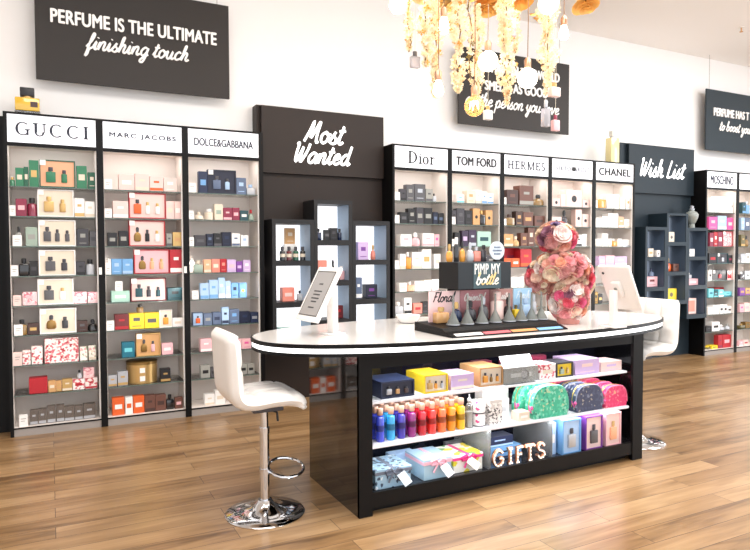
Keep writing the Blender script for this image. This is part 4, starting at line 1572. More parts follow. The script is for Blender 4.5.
MOU = spotted('moustache_print', [(0, '9fc0d6'), (.66, '9fc0d6'), (.72, '3c4a60'), (.88, 'dfe8ee')], 60)
PBX = mat('pale_blue_wrap', 'aacbdd', .4)
YBX = spotted('bright_card_print', [(0, 'f6f3ea'), (.5, 'f6f3ea'), (.68, 'e8d83a'), (.84, 'f6f3ea'), (.93, '6aa05a')], 24)
wrapped(1.612, 2.955, .215, .2, .105, MOU, mat('ribbon_grey', '6a7282', .4), 0, 'pale blue gift box with moustache print and grey bow, leftmost on the deck', mat('tag_blue', 'd5e2ea', .5), (.035, .078, -22))
wrapped(1.892, 2.955, .18, .2, .115, PBX, mat('ribbon_pink', 'f0b9c9', .4), 0, 'plain pale blue gift box with pale pink bow and white tag', mat('tag_white', 'f3eef0', .5), (.025, .08, -22))
wrapped(2.11, 2.975, .2, .2, .098, YBX, mat('ribbon_hot', 'e63f8a', .4), 0, 'white and yellow gift box with hot pink bow', mat('tag_cream', 'f2efe2', .5), (-.01, .078, -40))
cbox(1.79, .16, .1, S1, 'lblue', 'white', 'pale blue box behind the first two wrapped gifts', .07, 3.16, 0)

# light up letters in front of the deck
RG = mat('rose_gold', 'd99f7c', .22, .85)
LF = mat('letter_face', 'f3d9c8', .45)
LET = {'G': [[(.92, .80), (.72, .97), (.4, .98), (.1, .72), (.04, .4), (.25, .06), (.6, .0), (.9, .16), (.93, .46), (.58, .46)]],
       'I': [[(.5, .02), (.5, .98)], [(.2, .98), (.8, .98)], [(.2, .02), (.8, .02)]],
       'F': [[(.2, .0), (.2, .98), (.9, .98)], [(.2, .52), (.72, .52)], [(.02, .0), (.4, .0)]],
       'T': [[(.5, .0), (.5, .98)], [(.02, .86), (.05, .98), (.95, .98), (.98, .86)], [(.3, .0), (.7, .0)]],
       'S': [[(.88, .78), (.66, .98), (.3, .95), (.1, .74), (.3, .54), (.7, .44), (.9, .24), (.66, .02), (.28, .02), (.06, .22)]]}
for i, (ch, x, w) in enumerate((('G', 2.300, .072), ('I', 2.388, .05), ('F', 2.458, .06), ('T', 2.536, .066), ('S', 2.622, .062))):
    hh = .088
    shell, face, bulbs = MB(), MB(), MB()
    for st in LET[ch]:
        q = [((a - .5) * w, .0115 + b * hh) for a, b in (smooth_path(st, 4) if ch in 'GS' else st)]
        shell.tube([(a, -.012, b) for a, b in q], .0105, 10, flat=.012)
        face.tube([(a, -.0235, b) for a, b in q], .006, 8, flat=.002)
        L = [math.dist(q[k], q[k + 1]) for k in range(len(q) - 1)]
        n = max(2, round(sum(L) / .02))
        for k in range(n):
            t_ = sum(L) * (k + .5) / n
            j = 0
            while t_ > L[j] and j < len(L) - 1:
                t_ -= L[j]
                j += 1
            f_ = min(1, t_ / L[j])
            bulbs.lathe([(.001, -.004), (.0032, -.001), (.0032, .001), (.001, .004)], 8, Matrix.Translation((q[j][0] + (q[j + 1][0] - q[j][0]) * f_, -.027, q[j][1] + (q[j + 1][1] - q[j][1]) * f_)))
    o = shell.build('standing_letter', RG, None, (x, 2.962, S1 + .0005))
    tag(o, f'rose gold standing letter {ch} on the counter deck', 'letter', 'rose gold standing letters')
    face.build('face', LF, o)
    bulbs.build('bulbs', mat('tiny_bulbs', 'fff3e2', .4, emit=1.5), o)

# tall gift boxes with windows at the right of the deck
for i, (x, w, cs, d, lab) in enumerate(((2.868, .15, ['blue', 'lblue', 'silver'], .11, 'tall sky blue window box with a bottle on the deck'),
                                       (3.056, .145, ['purple', 'ppink', 'dgray'], .11, 'tall purple edged window box with dark flower bottle'),
                                       (3.226, .135, ['pink', 'ppink', 'peach'], .1, 'tall pink window box at the right end of the deck'))):
    cset(x, w, .213, S1, cs, lab, d, 2.94)
cbox(2.745, .06, .2, S1, 'lblue', 'white', 'slim pale blue carton left of the sky blue window box', .08, 2.98, 0)
cbox(2.42, .3, .07, S1, 'blue', 'navy', 'flat sky blue box lying behind the standing letters', .14, 3.06, 1)
cbox(2.42, .2, .06, S1 + .0706, 'navy', 'lblue', 'navy box stacked on the flat sky blue box', .1, 3.08, 1)
cbox(2.16, .12, .11, S1, 'dgray', 'silver', 'grey printed box behind the yellow and white gift', .03, 3.19, 2)

# ------------------------------------------------------------------ things on the worktop
def tablet(loc, aim, tilt, w, h, post_xy, label, screen, pw=.028):
    """white tablet kiosk: foot, square post and tilted enclosure; AIM = heading of the screen normal"""
    t = empty('tablet_kiosk', (post_xy[0], post_xy[1], TOPZ), label, 'tablet kiosk', 'white tablet kiosks on the worktop')
    MB().rbox(-.055, .055, -.055, .055, 0, .008, .003, 2, Matrix.Rotation(aim, 4, 'Z')).build('foot', WHITEP, t)
    zc = loc[2] - TOPZ
    MB().rbox(-.016, .016, -pw, pw, .008, zc - .02, .004, 2, Matrix.Rotation(aim, 4, 'Z')).build('post', WHITEP, t)
    M = Matrix.Translation((loc[0] - post_xy[0], loc[1] - post_xy[1], zc)) @ Matrix.Rotation(aim + PI / 2, 4, 'Z') @ Matrix.Rotation(-tilt, 4, 'X')
    b = MB().rbox(-w / 2, w / 2, 0, .022, -h / 2, h / 2, .008, 3, M).build('enclosure', WHITEP, t)
    MB().rbox(-.03, .03, .022, .05, -.05, .05, .006, 2, M).build('bracket', WHITEP, t)
    if screen:
        MB().box(-w / 2 + .028, w / 2 - .028, -.0012, .001, -h / 2 + .034, h / 2 - .034, M).build('screen', mat('screen', 'a09d9b', .2, emit=.06), b)
        MB().box(-w / 2 + .022, w / 2 - .022, -.0006, .001, -h / 2 + .028, h / 2 - .028, M).build('bezel', mat('bezel', '3a3836', .3), b)
        pr = MB()
        for z, q in ((.055, .02), (.012, .042), (-.008, .035), (-.03, .04), (-.05, .028), (-.085, .03)):
            pr.box(-q, q, -.0018, -.001, z - .004, z + .004, M)
        pr.build('screen_print', mat('screen_print', '3e3d40', .4), b)
        MB().lathe([(.004, -.004), (.007, .003), (.004, .01)], 10, M @ Matrix.Translation((.02, .01, h / 2 + .003))).build('camera_knob', col('black'), b)
    else:
        MB().lathe([(.011, 0), (.011, .003)], 16, M @ Matrix.Translation((0, .053, .01)) @ Matrix.Rotation(PI / 2, 4, 'X')).build('lock', col('gray'), b)
        MB().lathe([(.008, 0), (.008, .003)], 16, M @ Matrix.Translation((w * .36, .025, h * .34)) @ Matrix.Rotation(PI / 2, 4, 'X')).build('camera_hole', col('black'), b)
    return t


tablet((1.29, 3.22, 1.142), -3.0, .50, .235, .325, (1.385, 3.235), 'white tablet kiosk with lit screen facing the left stool', True, .034)
tablet((3.045, 2.73, 1.152), .06, .46, .222, .295, (2.982, 2.73), 'white tablet kiosk seen from behind beside the flower figure', False, .02)

# tester display
TX0, TX1, TY0 = 1.865, 2.668, 2.775
t = empty('tester_tray', ((TX0 + TX1) / 2, TY0, TOPZ), 'black stepped tester tray with coloured label strips', 'display tray')
w2 = (TX1 - TX0) / 2


def along_x(prof, x0, x1, n=None):
    m = len(prof)
    return MB().add([(x, y, z) for x in (x0, x1) for y, z in prof],
                    [tuple(range(m)), tuple(reversed(range(m, 2 * m)))] + [(i, i + m, (i + 1) % m + m, (i + 1) % m) for i in range(m)])


along_x([(0, 0), (.385, 0), (.385, .024), (.06, .024), (.002, .006)], -w2, w2).build('base', BLACK, t)
along_x([(.075, .0243), (.385, .0243), (.385, .050), (.100, .0405)], -w2, w2).build('step', BLACK, t)
for i, c in enumerate(('f1eeec', 'd06a72', 'd99a62', '7fb6e0')):
    a = -w2 + .03 + i * (2 * w2 - .05) / 4
    along_x([(.004, .0072), (.032, .0159), (.032, .0174), (.004, .0087)], a, a + (2 * w2 - .05) / 4 - .012).build('label_strip', mat('strip_' + c, c, .4), t)
zst = TOPZ + .0508
BRDS = [(2.030, .212, 'f0cfd0', 'Floral', '2a2626', 'pale pink board lettered Floral in dark script'), (2.247, .212, 'c98a90', 'Oriental', 'f6eeea', 'dusky pink board lettered Oriental in white script'),
        (2.443, .17, 'b98a84', 'Fruity', 'f6eeea', 'rosy brown board behind the third group of testers'), (2.607, .145, 'a9d2ee', 'Fresh', 'dfeef8', 'pale blue board at the right of the tester tray')]
for x, w, c, txt, ink, lab in BRDS:
    o = MB().box(-w / 2, w / 2, 0, .006, 0, .180).build('fragrance_board', mat('board_' + c, c, .5), None, (x, 3.10, zst - .0062))
    tag(o, lab, 'sign board', 'fragrance family boards on the tester tray')
    script_mesh([(txt, 0, .118, w * .72)], 1, .0035, depth=.0015).build('lettering', mat('script_' + ink, ink, .5), o)
h = empty('header_box', (2.246, 3.0, zst + .185), 'dark slate header box with chalk lettering above the testers', 'sign box')
MB().rbox(-.188, .188, 0, .2, 0, .155, .002, 1).build('box', mat('header_slate', '2d3338', .5, spec=.3), h)
MB().box(-.188, -.186, .001, .199, .001, .154).build('side', mat('header_dark', '1a1b1c', .5, spec=.3), h, (-.0022, 0, 0))
pnl = MB().box(-.084, .11, -.002, -.0002, .004, .152).build('panel', mat('header_panel', '41585f', .5), h)
link('lettering', text_mesh('PIMP MY', .18, .06, .002, .0005, 1.12), LETP, pnl, (.013, -.002, .086))
script_mesh([('bottle', .013, .026, .16)], 1, .0042, depth=.0015).build('script_lettering', spotted('chalk_colours', [(0, 'f0efe9'), (.4, '8fc4e4'), (.6, 'f0d090'), (.8, '8fc4e4')], 12), pnl, (0, -.002, 0))
MB().box(-.17, .17, .125, .14, -.1865, 0).build('support', BLACK, h)
zh = zst + .185 + .1558
TG = 'testers on the display'


def tester(x, y, z, w, h, main, cap, label, sty, d=None):
    bd, cp = bottle(None, w, d or w * .6, h, sty)
    o = bd.build('tester_bottle', mat('bottle_' + main, PAL[main], .1, coat=.7), None, (x, y, z))
    tag(o, label, 'bottle', TG)
    cp.build('cap', col(cap), o)
    return o


tester(2.097, 3.15, zh, .045, .105, 'amber', 'gold', 'amber bottle, leftmost on top of the header box', 1)
tester(2.146, 3.15, zh, .035, .145, 'black', 'white', 'tall black bottle with white stopper on the header box', 2)
tester(2.195, 3.16, zh, .042, .12, 'amber', 'black', 'amber bottle right of the tall black bottle', 1)
tester(2.245, 3.15, zh, .05, .115, 'silver', 'silver', 'clear silver bottle on the header box', 1)
tester(2.298, 3.16, zh, .048, .09, 'coral', 'silver', 'pink bottle beside the round white sign', 0)
tester(2.352, 3.16, zh, .04, .10, 'char', 'black', 'dark bottle just left of the round white sign', 2)
s_ = empty('round_sign', (2.405, 3.10, zh), 'round pale sign on a small black foot on the header box', 'sign')
MB().rbox(-.02, .02, -.012, .012, 0, .012, .002, 1).build('foot', col('black'), s_)
MB().lathe([(.055, -.004), (.055, .004)], 32, Matrix.Translation((0, 0, .066)) @ Matrix.Rotation(PI / 2, 4, 'X')).build('disc', mat('round_sign', 'dbe8f0', .4), s_)
pr_ = MB()
for z, q in ((.086, .025), (.066, .032), (.046, .022)):
    for k in range(-3, 4):
        if abs(k * .01) < q:
            pr_.box(k * .01 - .003, k * .01 + .003, -.006, -.0042, z - .005, z + .005)
pr_.build('print', col('slate'), s_)
zf = TOPZ + .0452
FN = thin_glass('funnel_glass', 'b9bdb8', .34, .08)
fx = [1.99, 2.085, 2.185, 2.28, 2.38, 2.468, 2.548, 2.622]
proto = None
for i, x in enumerate(fx):
    if proto is None:
        proto = o = MB().lathe([(.038, 0), (.038, .004), (.007, .07), (.0055, .165), (.004, .165)], 20).build('glass_funnel', FN, None, (x, 2.95, zf))
        MB().lathe([(.0385, 0), (.0395, .003), (.0385, .006)], 20).build('rim', col('silver'), o)
    else:
        o = copy_tree(proto)
        o.location = (x, 2.95, zf)
    tag(o, ('leftmost', 'second', 'third', 'fourth', 'fifth', 'sixth', 'seventh', 'rightmost')[i] + ' upturned glass funnel in the tester row', 'funnel', 'upturned funnels on the tester tray')
zt_ = TOPZ + .0485
tester(1.97, 3.045, zt_, .085, .09, 'tan', 'gold', 'square amber tester under the Floral board', 0, .05)
tester(2.075, 3.045, zt_, .07, .115, 'navy', 'gold', 'dark blue tester with gold cap under the Floral board', 1, .05)
tester(2.17, 3.045, zt_, .085, .12, 'char', 'black', 'round charcoal tester left under the Oriental board', 1, .05)
tester(2.265, 3.045, zt_, .07, .14, 'dgray', 'silver', 'grey tester right under the Oriental board', 1, .05)
tester(2.365, 3.045, zt_, .085, .165, 'ppink', 'ppink', 'tall blush pink tester with blush cap', 2, .07)
tester(2.447, 3.045, zt_, .055, .13, 'black', 'black', 'black tester right of the blush pink tester', 1, .05)
tester(2.508, 3.045, zt_, .042, .08, 'yel', 'olive', 'small yellow tester near the blue board', 0, .035)
tester(2.582, 3.045, zt_, .075, .12, 'lblue', 'lblue', 'pale blue square tester in front of blue board', 0, .05)
tester(2.646, 3.045, zt_, .036, .14, 'silver', 'silver', 'clear slim tester at the right end of the tray', 2, .035)
bwl = MB().lathe([(.03, 0), (.05, .003), (.075, .035), (.078, .05), (.072, .05), (.045, .012), (.01, .008)], 32).build('bowl', WHITEP, None, (2.03, 3.52, TOPZ))
tag(bwl, 'low white bowl on the worktop left of the tester tray', 'bowl')

# ------------------------------------------------------------------ flower covered figure
def rose_mesh(seed):
    """a garden rose of unit radius opening along +z: nested whorls of curled petals"""
    r = random.Random(seed)
    mb = MB()
    for ring, (n, R, open_, z0) in enumerate(((6, 1.0, 1.3, 0), (5, .74, 1.5, .12), (5, .52, 1.7, .22), (4, .32, 1.9, .30), (3, .15, 2.1, .36))):
        for k in range(n):
            a0 = 2 * PI * (k + ring * .5 + r.uniform(-.12, .12)) / n
            half = PI / n * 1.35
            kk = r.uniform(.9, 1.1)
            vs, nu, nv = [], 4, 4
            for i in range(nu + 1):
                for j in range(nv + 1):
                    u, v = i / nu * 2 - 1, j / nv
                    th = v * open_ * kk
                    rad = R * math.sin(min(th, 2.3)) * (1 + .05 * u * (1 if k % 2 else -1))
                    z = z0 - R * math.cos(th) * .85 + R * .35
                    if v == 1:
                        rad += R * .2
                        z -= .16 * R * (u * u) + .05
                    vs.append((rad * math.cos(a0 + u * half), rad * math.sin(a0 + u * half), z))
            fs = [(i * (nv + 1) + j, (i + 1) * (nv + 1) + j, (i + 1) * (nv + 1) + j + 1, i * (nv + 1) + j + 1) for i in range(nu) for j in range(nv)]
            mb.add(vs, fs)
    me = bpy.data.meshes.new('rose')
    me.from_pydata([tuple(p) for p in mb.v], [], mb.f)
    me.polygons.foreach_set('use_smooth', [True] * len(me.polygons))
    return me


ROSES = [('f6bfae', 9), ('f8dac6', 10), ('f2a8ac', 8), ('f8ead0', 9), ('ea6a94', 3), ('dba09e', 7), ('8a5a70', 3), ('f4b496', 6), ('ea6478', 4), ('faf0ea', 4), ('74608a', 2)]
RM = []
for k, (h_, n_) in enumerate(ROSES):
    me = rose_mesh(k)
    m = mat('rose_' + h_, h_, .65)
    nt = m.node_tree
    tc = nt.nodes.new('ShaderNodeTexCoord')
    nz = nt.nodes.new('ShaderNodeTexNoise')
    nz.inputs['Scale'].default_value = 2.2
    nz.inputs['Detail'].default_value = 2
    nt.links.new(tc.outputs['Object'], nz.inputs['Vector'])
    r_ = nt.nodes.new('ShaderNodeValToRGB')
    c_ = rgb(h_)
    r_.color_ramp.elements[0].position = .35
    r_.color_ramp.elements[0].color = (c_[0] * .8, c_[1] * .64, c_[2] * .64, 1)
    r_.color_ramp.elements[1].position = .56
    r_.color_ramp.elements[1].color = c_
    nt.links.new(nz.outputs['Fac'], r_.inputs[0])
    nt.links.new(r_.outputs[0], nt.nodes['Principled BSDF'].inputs['Base Color'])
    me.materials.append(m)
    RM += [me] * n_
RIGHT = RM + [m for m in RM if m.materials[0].name in ('rose_ea6a94', 'rose_ea6478')] * 2
PASTEL = [m for m in RM if m.materials[0].name[5:] in ('f6bfae', 'f8dac6', 'f2a8ac', 'f8ead0', 'f4b496', 'dba09e', 'faf0ea')]
fig = empty('flower_figure', (2.89, 3.005, TOPZ), 'figure shaped like a teddy bear covered in pink, peach and cream roses', 'flower figure', None, -.47)
fig.scale = (.95, .95, .93)
BLOBS = [(.0, 0, .17, .125, .12, .16), (-.045, 0, .375, .17, .13, .115), (-.17, .055, .315, .09, .085, .11), (.09, .02, .30, .075, .08, .14), (-.085, -.01, .575, .128, .11, .10)]
bodym = MB()
for cx, cy, cz, a, b_, c_ in BLOBS:
    bodym.lathe([(max(.001, math.sin(PI * i / 10)) * .95, -math.cos(PI * i / 10) * .95) for i in range(11)], 16, Matrix.Translation((cx, cy, cz)) @ Matrix.Diagonal((a, b_, c_, 1)))
bodym.lathe([(.07, .0005), (.08, .05)], 20)
bodym.build('body', mat('petal_base', 'c98a80', .9), fig)
rr = random.Random(5)
pts = []
tries = 0
while len(pts) < 260 and tries < 40000:
    tries += 1
    cx, cy, cz, a, b_, c_ = rr.choices(BLOBS, weights=[q[3] * q[5] for q in BLOBS])[0]
    d = Vector((rr.gauss(0, 1), rr.gauss(0, 1), rr.gauss(0, 1))).normalized()
    p = Vector((cx + d.x * a, cy + d.y * b_, cz + d.z * c_))
    size = rr.choice((.03, .034, .038, .042, .05))
    if p.z < size * 1.1 + .004:
        continue
    if any(((p.x - q[0]) / q[3]) ** 2 + ((p.y - q[1]) / q[4]) ** 2 + ((p.z - q[2]) / q[5]) ** 2 < .9 for q in BLOBS):
        continue
    if any((p - q[0]).length < (size + q[2]) * .8 for q in pts):
        continue
    pts.append((p, Vector((d.x / a, d.y / b_, d.z / c_)).normalized(), size))
for size in (.022, .018):
    for tries in range(2500):
        cx, cy, cz, a, b_, c_ = rr.choices(BLOBS, weights=[q[3] * q[5] for q in BLOBS])[0]
        d = Vector((rr.gauss(0, 1), rr.gauss(0, 1), rr.gauss(0, 1))).normalized()
        p = Vector((cx + d.x * a, cy + d.y * b_, cz + d.z * c_))
        if p.z < size * 1.3 + .004 or any(((p.x - q[0]) / q[3]) ** 2 + ((p.y - q[1]) / q[4]) ** 2 + ((p.z - q[2]) / q[5]) ** 2 < .9 for q in BLOBS):
            continue
        if any((p - q[0]).length < (size + q[2]) * .74 for q in pts):
            continue
        pts.append((p, Vector((d.x / a, d.y / b_, d.z / c_)).normalized(), size))


def rose_matrix(p, d, size):
    q = d.to_track_quat('Z', 'Y').to_matrix().to_4x4()
    return Matrix.Translation(p - d * size * .1) @ q @ Matrix.Rotation(rr.uniform(0, 6), 4, 'Z') @ Matrix.Scale(size * 1.08, 4)


# the hundred largest of the near side are parts, the rest is one mass of small and rear roses
pts.sort(key=lambda q: -q[2] * (1 if q[1].y < .25 else .1))
rest = bmesh.new()
for i, (p, d, size) in enumerate(pts):
    me = rr.choice(PASTEL if size > .04 else RIGHT if p.x > .02 else RM)
    M = rose_matrix(p, d, size)
    if i < 98:
        o = bpy.data.objects.new('rose', me)
        C.objects.link(o)
        o.parent = fig
        o.matrix_local = M
    else:
        n0 = len(rest.verts)
        rest.from_mesh(me)
        rest.verts.ensure_lookup_table()
        for v in rest.verts[n0:]:
            v.co = M @ v.co
        nf = len(me.polygons)
        rest.faces.ensure_lookup_table()
        mi = i % 4
        for f in rest.faces[-nf:]:
            f.material_index = mi
me = bpy.data.meshes.new('small_roses')
rest.to_mesh(me)
rest.free()
for h_ in ('f6bfae', 'f8dac6', 'f2a8ac', 'f8ead0'):
    me.materials.append(MATS['rose_' + h_])
o = link('small_roses', me, None, fig)
o['kind'] = 'stuff'

# ------------------------------------------------------------------ bar stools
def stool(x, y, rz, seat_z, label):
    t = empty('bar_stool', (x, y, 0), label, 'bar stool', 'white leather bar stools at the counter', rz)
    MB().lathe([(.205, 0), (.207, .006), (.2, .012), (.14, .02), (.075, .035), (.045, .06), (.036, .075)], 48).build('base', CHROME, t)
    MB().lathe([(.025, .07), (.025, seat_z - .19), (.021, seat_z - .19), (.021, seat_z - .07)], 24).build('post', CHROME, t)
    MB().lathe([(.027, seat_z - .2), (.027, seat_z - .17)], 24).build('collar', CHROME, t)
    fr = [(.02, 0, seat_z - .40)]
    for k in range(25):
        a = PI - 2 * PI * k / 24
        fr.append((.115 + .092 * math.cos(a), .1 * math.sin(a), seat_z - .40 + .02 * math.sin(a)))
    MB().tube(fr, .0085, 8).build('footrest', CHROME, t)
    MB().lathe([(.029, seat_z - .415), (.029, seat_z - .385)], 20).build('footrest_clamp', CHROME, t)
    MB().tube([(.02, -.02, seat_z - .075), (.05, -.06, seat_z - .085), (.052, -.065, seat_z - .13), (.052, -.065, seat_z - .5)][:3], .006, 8).build('lift_lever', col('black'), t)
    MB().rbox(-.08, .08, -.08, .08, seat_z - .075, seat_z - .036, .004, 1).build('seat_plate', col('char'), t)
    # one upholstered shell: seat with a drooping front edge, curving up into the back
    path = [(.138, seat_z - .050), (.142, seat_z - .036), (.130, seat_z - .013), (.08, seat_z + .000), (.0, seat_z + .002), (-.10, seat_z - .004), (-.152, seat_z + .008),
            (-.180, seat_z + .05), (-.188, seat_z + .13), (-.193, seat_z + .22), (-.199, seat_z + .30), (-.204, seat_z + .345)]
    path = smooth_path(path, 4)
    th = .078
    n = len(path)
    W = .205
    cols_ = 25
    vs, fs = [], []
    for side in (1, -1):
        for i, (px, pz) in enumerate(path):
            a = Vector((path[min(i + 1, n - 1)][0] - path[max(i - 1, 0)][0], path[min(i + 1, n - 1)][1] - path[max(i - 1, 0)][1])).normalized()
            nrm = Vector((a.y, -a.x)) * -1
            nrm = Vector((-nrm.x, -nrm.y)) if side > 0 else nrm
            s_end = min(1, min(i, n - 1 - i) / 2.5)
            for j in range(cols_):
                v = j / (cols_ - 1) * 2 - 1
                yy = W * v
                edge = (1 - abs(v) ** 7) ** .6
                q = th / 2 * edge * (.25 + .75 * s_end)
                # tufting seams pressed into the upper side
                if side > 0:
                    seam = max(0, 1 - abs((i / 7.5) % 1 - .5) * 14) if 2 < i < n - 2 else 0
                    seam = max(seam, max(0, 1 - abs(abs(v) - .34) * 16))
                    q -= .017 * seam * (abs(v) < .93)
                # rounded top corners of the back
                rt = max(0, i - (n - 9)) / 8
                yy *= 1 - .10 * rt ** 3
                vs.append((px + nrm.x * q, yy, pz + nrm.y * q))
    N = n * cols_
    for i in range(n - 1):
        for j in range(cols_ - 1):
            a = i * cols_ + j
            fs.append((a, a + 1, a + cols_ + 1, a + cols_))
            fs.append((N + a, N + a + cols_, N + a + cols_ + 1, N + a + 1))
    ring = [j for j in range(cols_)] + [i * cols_ + cols_ - 1 for i in range(1, n)] + [(n - 1) * cols_ + j for j in range(cols_ - 2, -1, -1)] + [i * cols_ for i in range(n - 2, 0, -1)]
    for k in range(len(ring)):
        a, b = ring[k], ring[(k + 1) % len(ring)]
        fs.append((b, a, N + a, N + b))
    mb = MB()
    mb.add(vs, fs)
    mb.sm = True
    o = mb.build('seat_shell', LEATHER, t)
    o.data.set_sharp_from_angle(angle=math.radians(80))
    return t


stool(.98, 3.20, 0, .625, 'white leather bar stool with chrome foot at the left end of counter')
stool(3.705, 3.19, PI, .675, 'white leather bar stool behind the right end of the counter')

# ------------------------------------------------------------------ flower chandelier
CC = (2.42, 3.2)
ch = empty('chandelier_frame', (CC[0], CC[1], 3.12), 'round hanging frame of the flower chandelier above the counter', 'chandelier')
ring = []
for k in range(48):
    a = 2 * PI * k / 48
    ring.append((.78 * math.cos(a), .42 * math.sin(a), 0))
MB().tube(ring, .016, 8, closed=True).build('hoop', mat('brass', 'c79a55', .3, .9), ch)
bars = MB()
for k in range(-3, 4):
    yy = .42 * math.sqrt(max(0, 1 - (k * .2 / .78) ** 2))
    bars.tube([(k * .2, -yy, 0), (k * .2, yy, 0)], .008, 6)
bars.tube([(-.78, 0, 0), (.78, 0, 0)], .008, 6)
bars.build('cross_bars', mat('brass', 'c79a55', .3, .9), ch)
for sx, sy in ((-1, -1), (1, -1), (1, 1), (-1, 1)):
    MB().tube([(sx * .55, sy * .297, .0), (sx * .2, sy * .1, CZ - 3.12)], .003, 6).build('wire', WIRE, ch)

BLM = [mat('blossom_cream', 'fdf3dc', .7), mat('blossom_peach', 'fbe7c4', .7), mat('blossom_amber', 'e9b35c', .7), mat('leaf_olive', '8a7a3e', .7)]
for m in BLM:
    b = m.node_tree.nodes['Principled BSDF']
    b.inputs['Transmission Weight'].default_value = 0
    tr = m.node_tree.nodes.new('ShaderNodeBsdfTranslucent')
    tr.inputs[0].default_value = b.inputs['Base Color'].default_value
    mx = m.node_tree.nodes.new('ShaderNodeMixShader')
    mx.inputs[0].default_value = .4
    out = m.node_tree.nodes['Material Output']
    m.node_tree.links.new(b.outputs[0], mx.inputs[1])
    m.node_tree.links.new(tr.outputs[0], mx.inputs[2])
    m.node_tree.links.new(mx.outputs[0], out.inputs[0])


def blossoms(r, pts, size):
    """little four petalled florets at PTS"""
    mb = MB()
    for p in pts:
        d = Vector((r.gauss(0, 1), r.gauss(0, 1), r.gauss(0, .7))).normalized()
        M = Matrix.Translation(p) @ d.to_track_quat('Z', 'Y').to_matrix().to_4x4() @ Matrix.Scale(size * r.uniform(.7, 1.25), 4)
        for k in range(4):
            a = PI / 2 * k
            c, s1 = math.cos(a), math.sin(a)
            q = [(0, 0, 0), (.55, -.38, .2), (1, 0, .32), (.55, .38, .2)]
            mb.add([(x * c - y * s1, x * s1 + y * c, z) for x, y, z in q], [(0, 1, 2, 3)], M)
    return mb


def garland(x, y, z0, z1, rad, label, seed, dark=False):
    r = random.Random(seed)
    z0 -= .012
    t = empty('flower_garland', (x, y, z0), label, 'flower garland', 'hanging blossom garlands of the chandelier')
    L = z0 - z1
    MB().tube([(.012 * math.sin(k * 1.3 + seed), .01 * math.cos(k * 1.7), -L * k / 10) for k in range(11)], .0035, 5).build('stem', mat('vine_brown', '7a6238', .8), t)
    n = int(L * rad * (11000 if not dark else 2600)) + 20
    lists = ([], [], [])
    for k in range(n):
        u = r.random() ** .9
        taper = min(1, (1 - u) * 4 + .25) * (.75 + .35 * math.sin(u * 16 + seed))
        a = r.uniform(0, 2 * PI)
        rr_ = rad * taper * math.sqrt(r.random())
        lists[r.choices((0, 1, 2), (7, 3, .7))[0]].append(Vector((rr_ * math.cos(a), rr_ * math.sin(a), -.03 - (L - .03) * u)))
    blossoms(r, lists[0], .017).build('cream_blossom', BLM[0], t)
    blossoms(r, lists[1], .017).build('peach_blossom', BLM[1], t)
    blossoms(r, lists[2], .017).build('leaves' if dark else 'amber_blossom', BLM[3] if dark else BLM[2], t)
    return t


GARL = [(1.912, 3.30, 2.54, .028, 'slim blossom garland, first at the left of the chandelier'), (1.905, 3.10, 2.41, .05, 'full blossom garland, second from the left of the chandelier'),
        (2.107, 3.32, 2.30, .05, 'long blossom garland, third from left, ending beside a small bulb'), (2.095, 3.06, 2.28, .058, 'full blossom garland left of the vine and large globe bulb'),
        (2.402, 3.30, 2.30, .045, 'blossom garland hanging just right of the large globe bulb'), (2.494, 3.12, 2.26, .062, 'thick blossom garland near the middle of the dark board'),
        (2.80, 3.42, 2.69, .04, 'short blossom garland beside the hanging pink bottle'), (2.85, 3.16, 2.37, .068, 'thickest blossom garland, rightmost on the chandelier'),
        (2.02, 2.95, 2.62, .05, 'short blossom garland at the front left of the chandelier'), (2.37, 2.99, 2.52, .05, 'mid length blossom garland in front of the dark vine')]
for i, (x, y, z1, r_, lab) in enumerate(GARL):
    garland(x, y, 3.12, z1, r_, lab, i + 3)
garland(2.29, 3.215, 3.12, 2.40, .035, 'dark leafy vine hanging above the large globe bulb', 31, True)

# big flower blooms massed on the frame
PF = [('f2b45c', 'deep amber'), ('f6c978', 'golden'), ('fbe3b0', 'pale cream')]
k = 0
for x, y, s1 in ((2.595, 2.896, .055), (2.607, 3.458, .09), (2.35, 3.505, .085), (2.93, 2.95, .05), (2.97, 3.336, .08), (1.768, 3.372, .08), (2.723, 3.274, .075), (3.094, 3.085, .075), (2.144, 3.504, .07), (2.15, 2.84, .10)):
    h_, nm = PF[k % 3]
    me = rose_mesh(40 + k)
    me.materials.append(mat('bloom_' + h_, h_, .6))
    o = link('hanging_bloom', me, None, None, (x, y, (2.82 if s1 == .10 else 3.02 if x < 2.8 else 2.98) - .6 * s1))
    o.rotation_euler = (math.radians(160 + (k % 3) * 12), (k % 5) * .1, k)
    o.scale = (s1,) * 3
    tag(o, f'{nm} bloom under the chandelier frame, {["first", "second", "third", "fourth", "fifth", "sixth", "seventh", "eighth", "ninth", "tenth"][k]} of the massed blooms', 'flower', 'large blooms on the chandelier frame')
    st = MB().tube([(0, 0, .4 * s1), (0, 0, 3.104 - o.location.z)], .005, 6).build('stem', mat('vine_brown', '7a6238', .8))
    st.parent = o
    bpy.context.view_layer.update()
    st.matrix_parent_inverse = (o.matrix_world @ Matrix.Identity(4)).inverted() @ Matrix.Translation(o.location)
    k += 1

GLOW = mat('bulb_glow', 'ffe2b4', .3, emit=14)
GLOBE = mat('bulb_white', 'fff0d8', .2, emit=5)


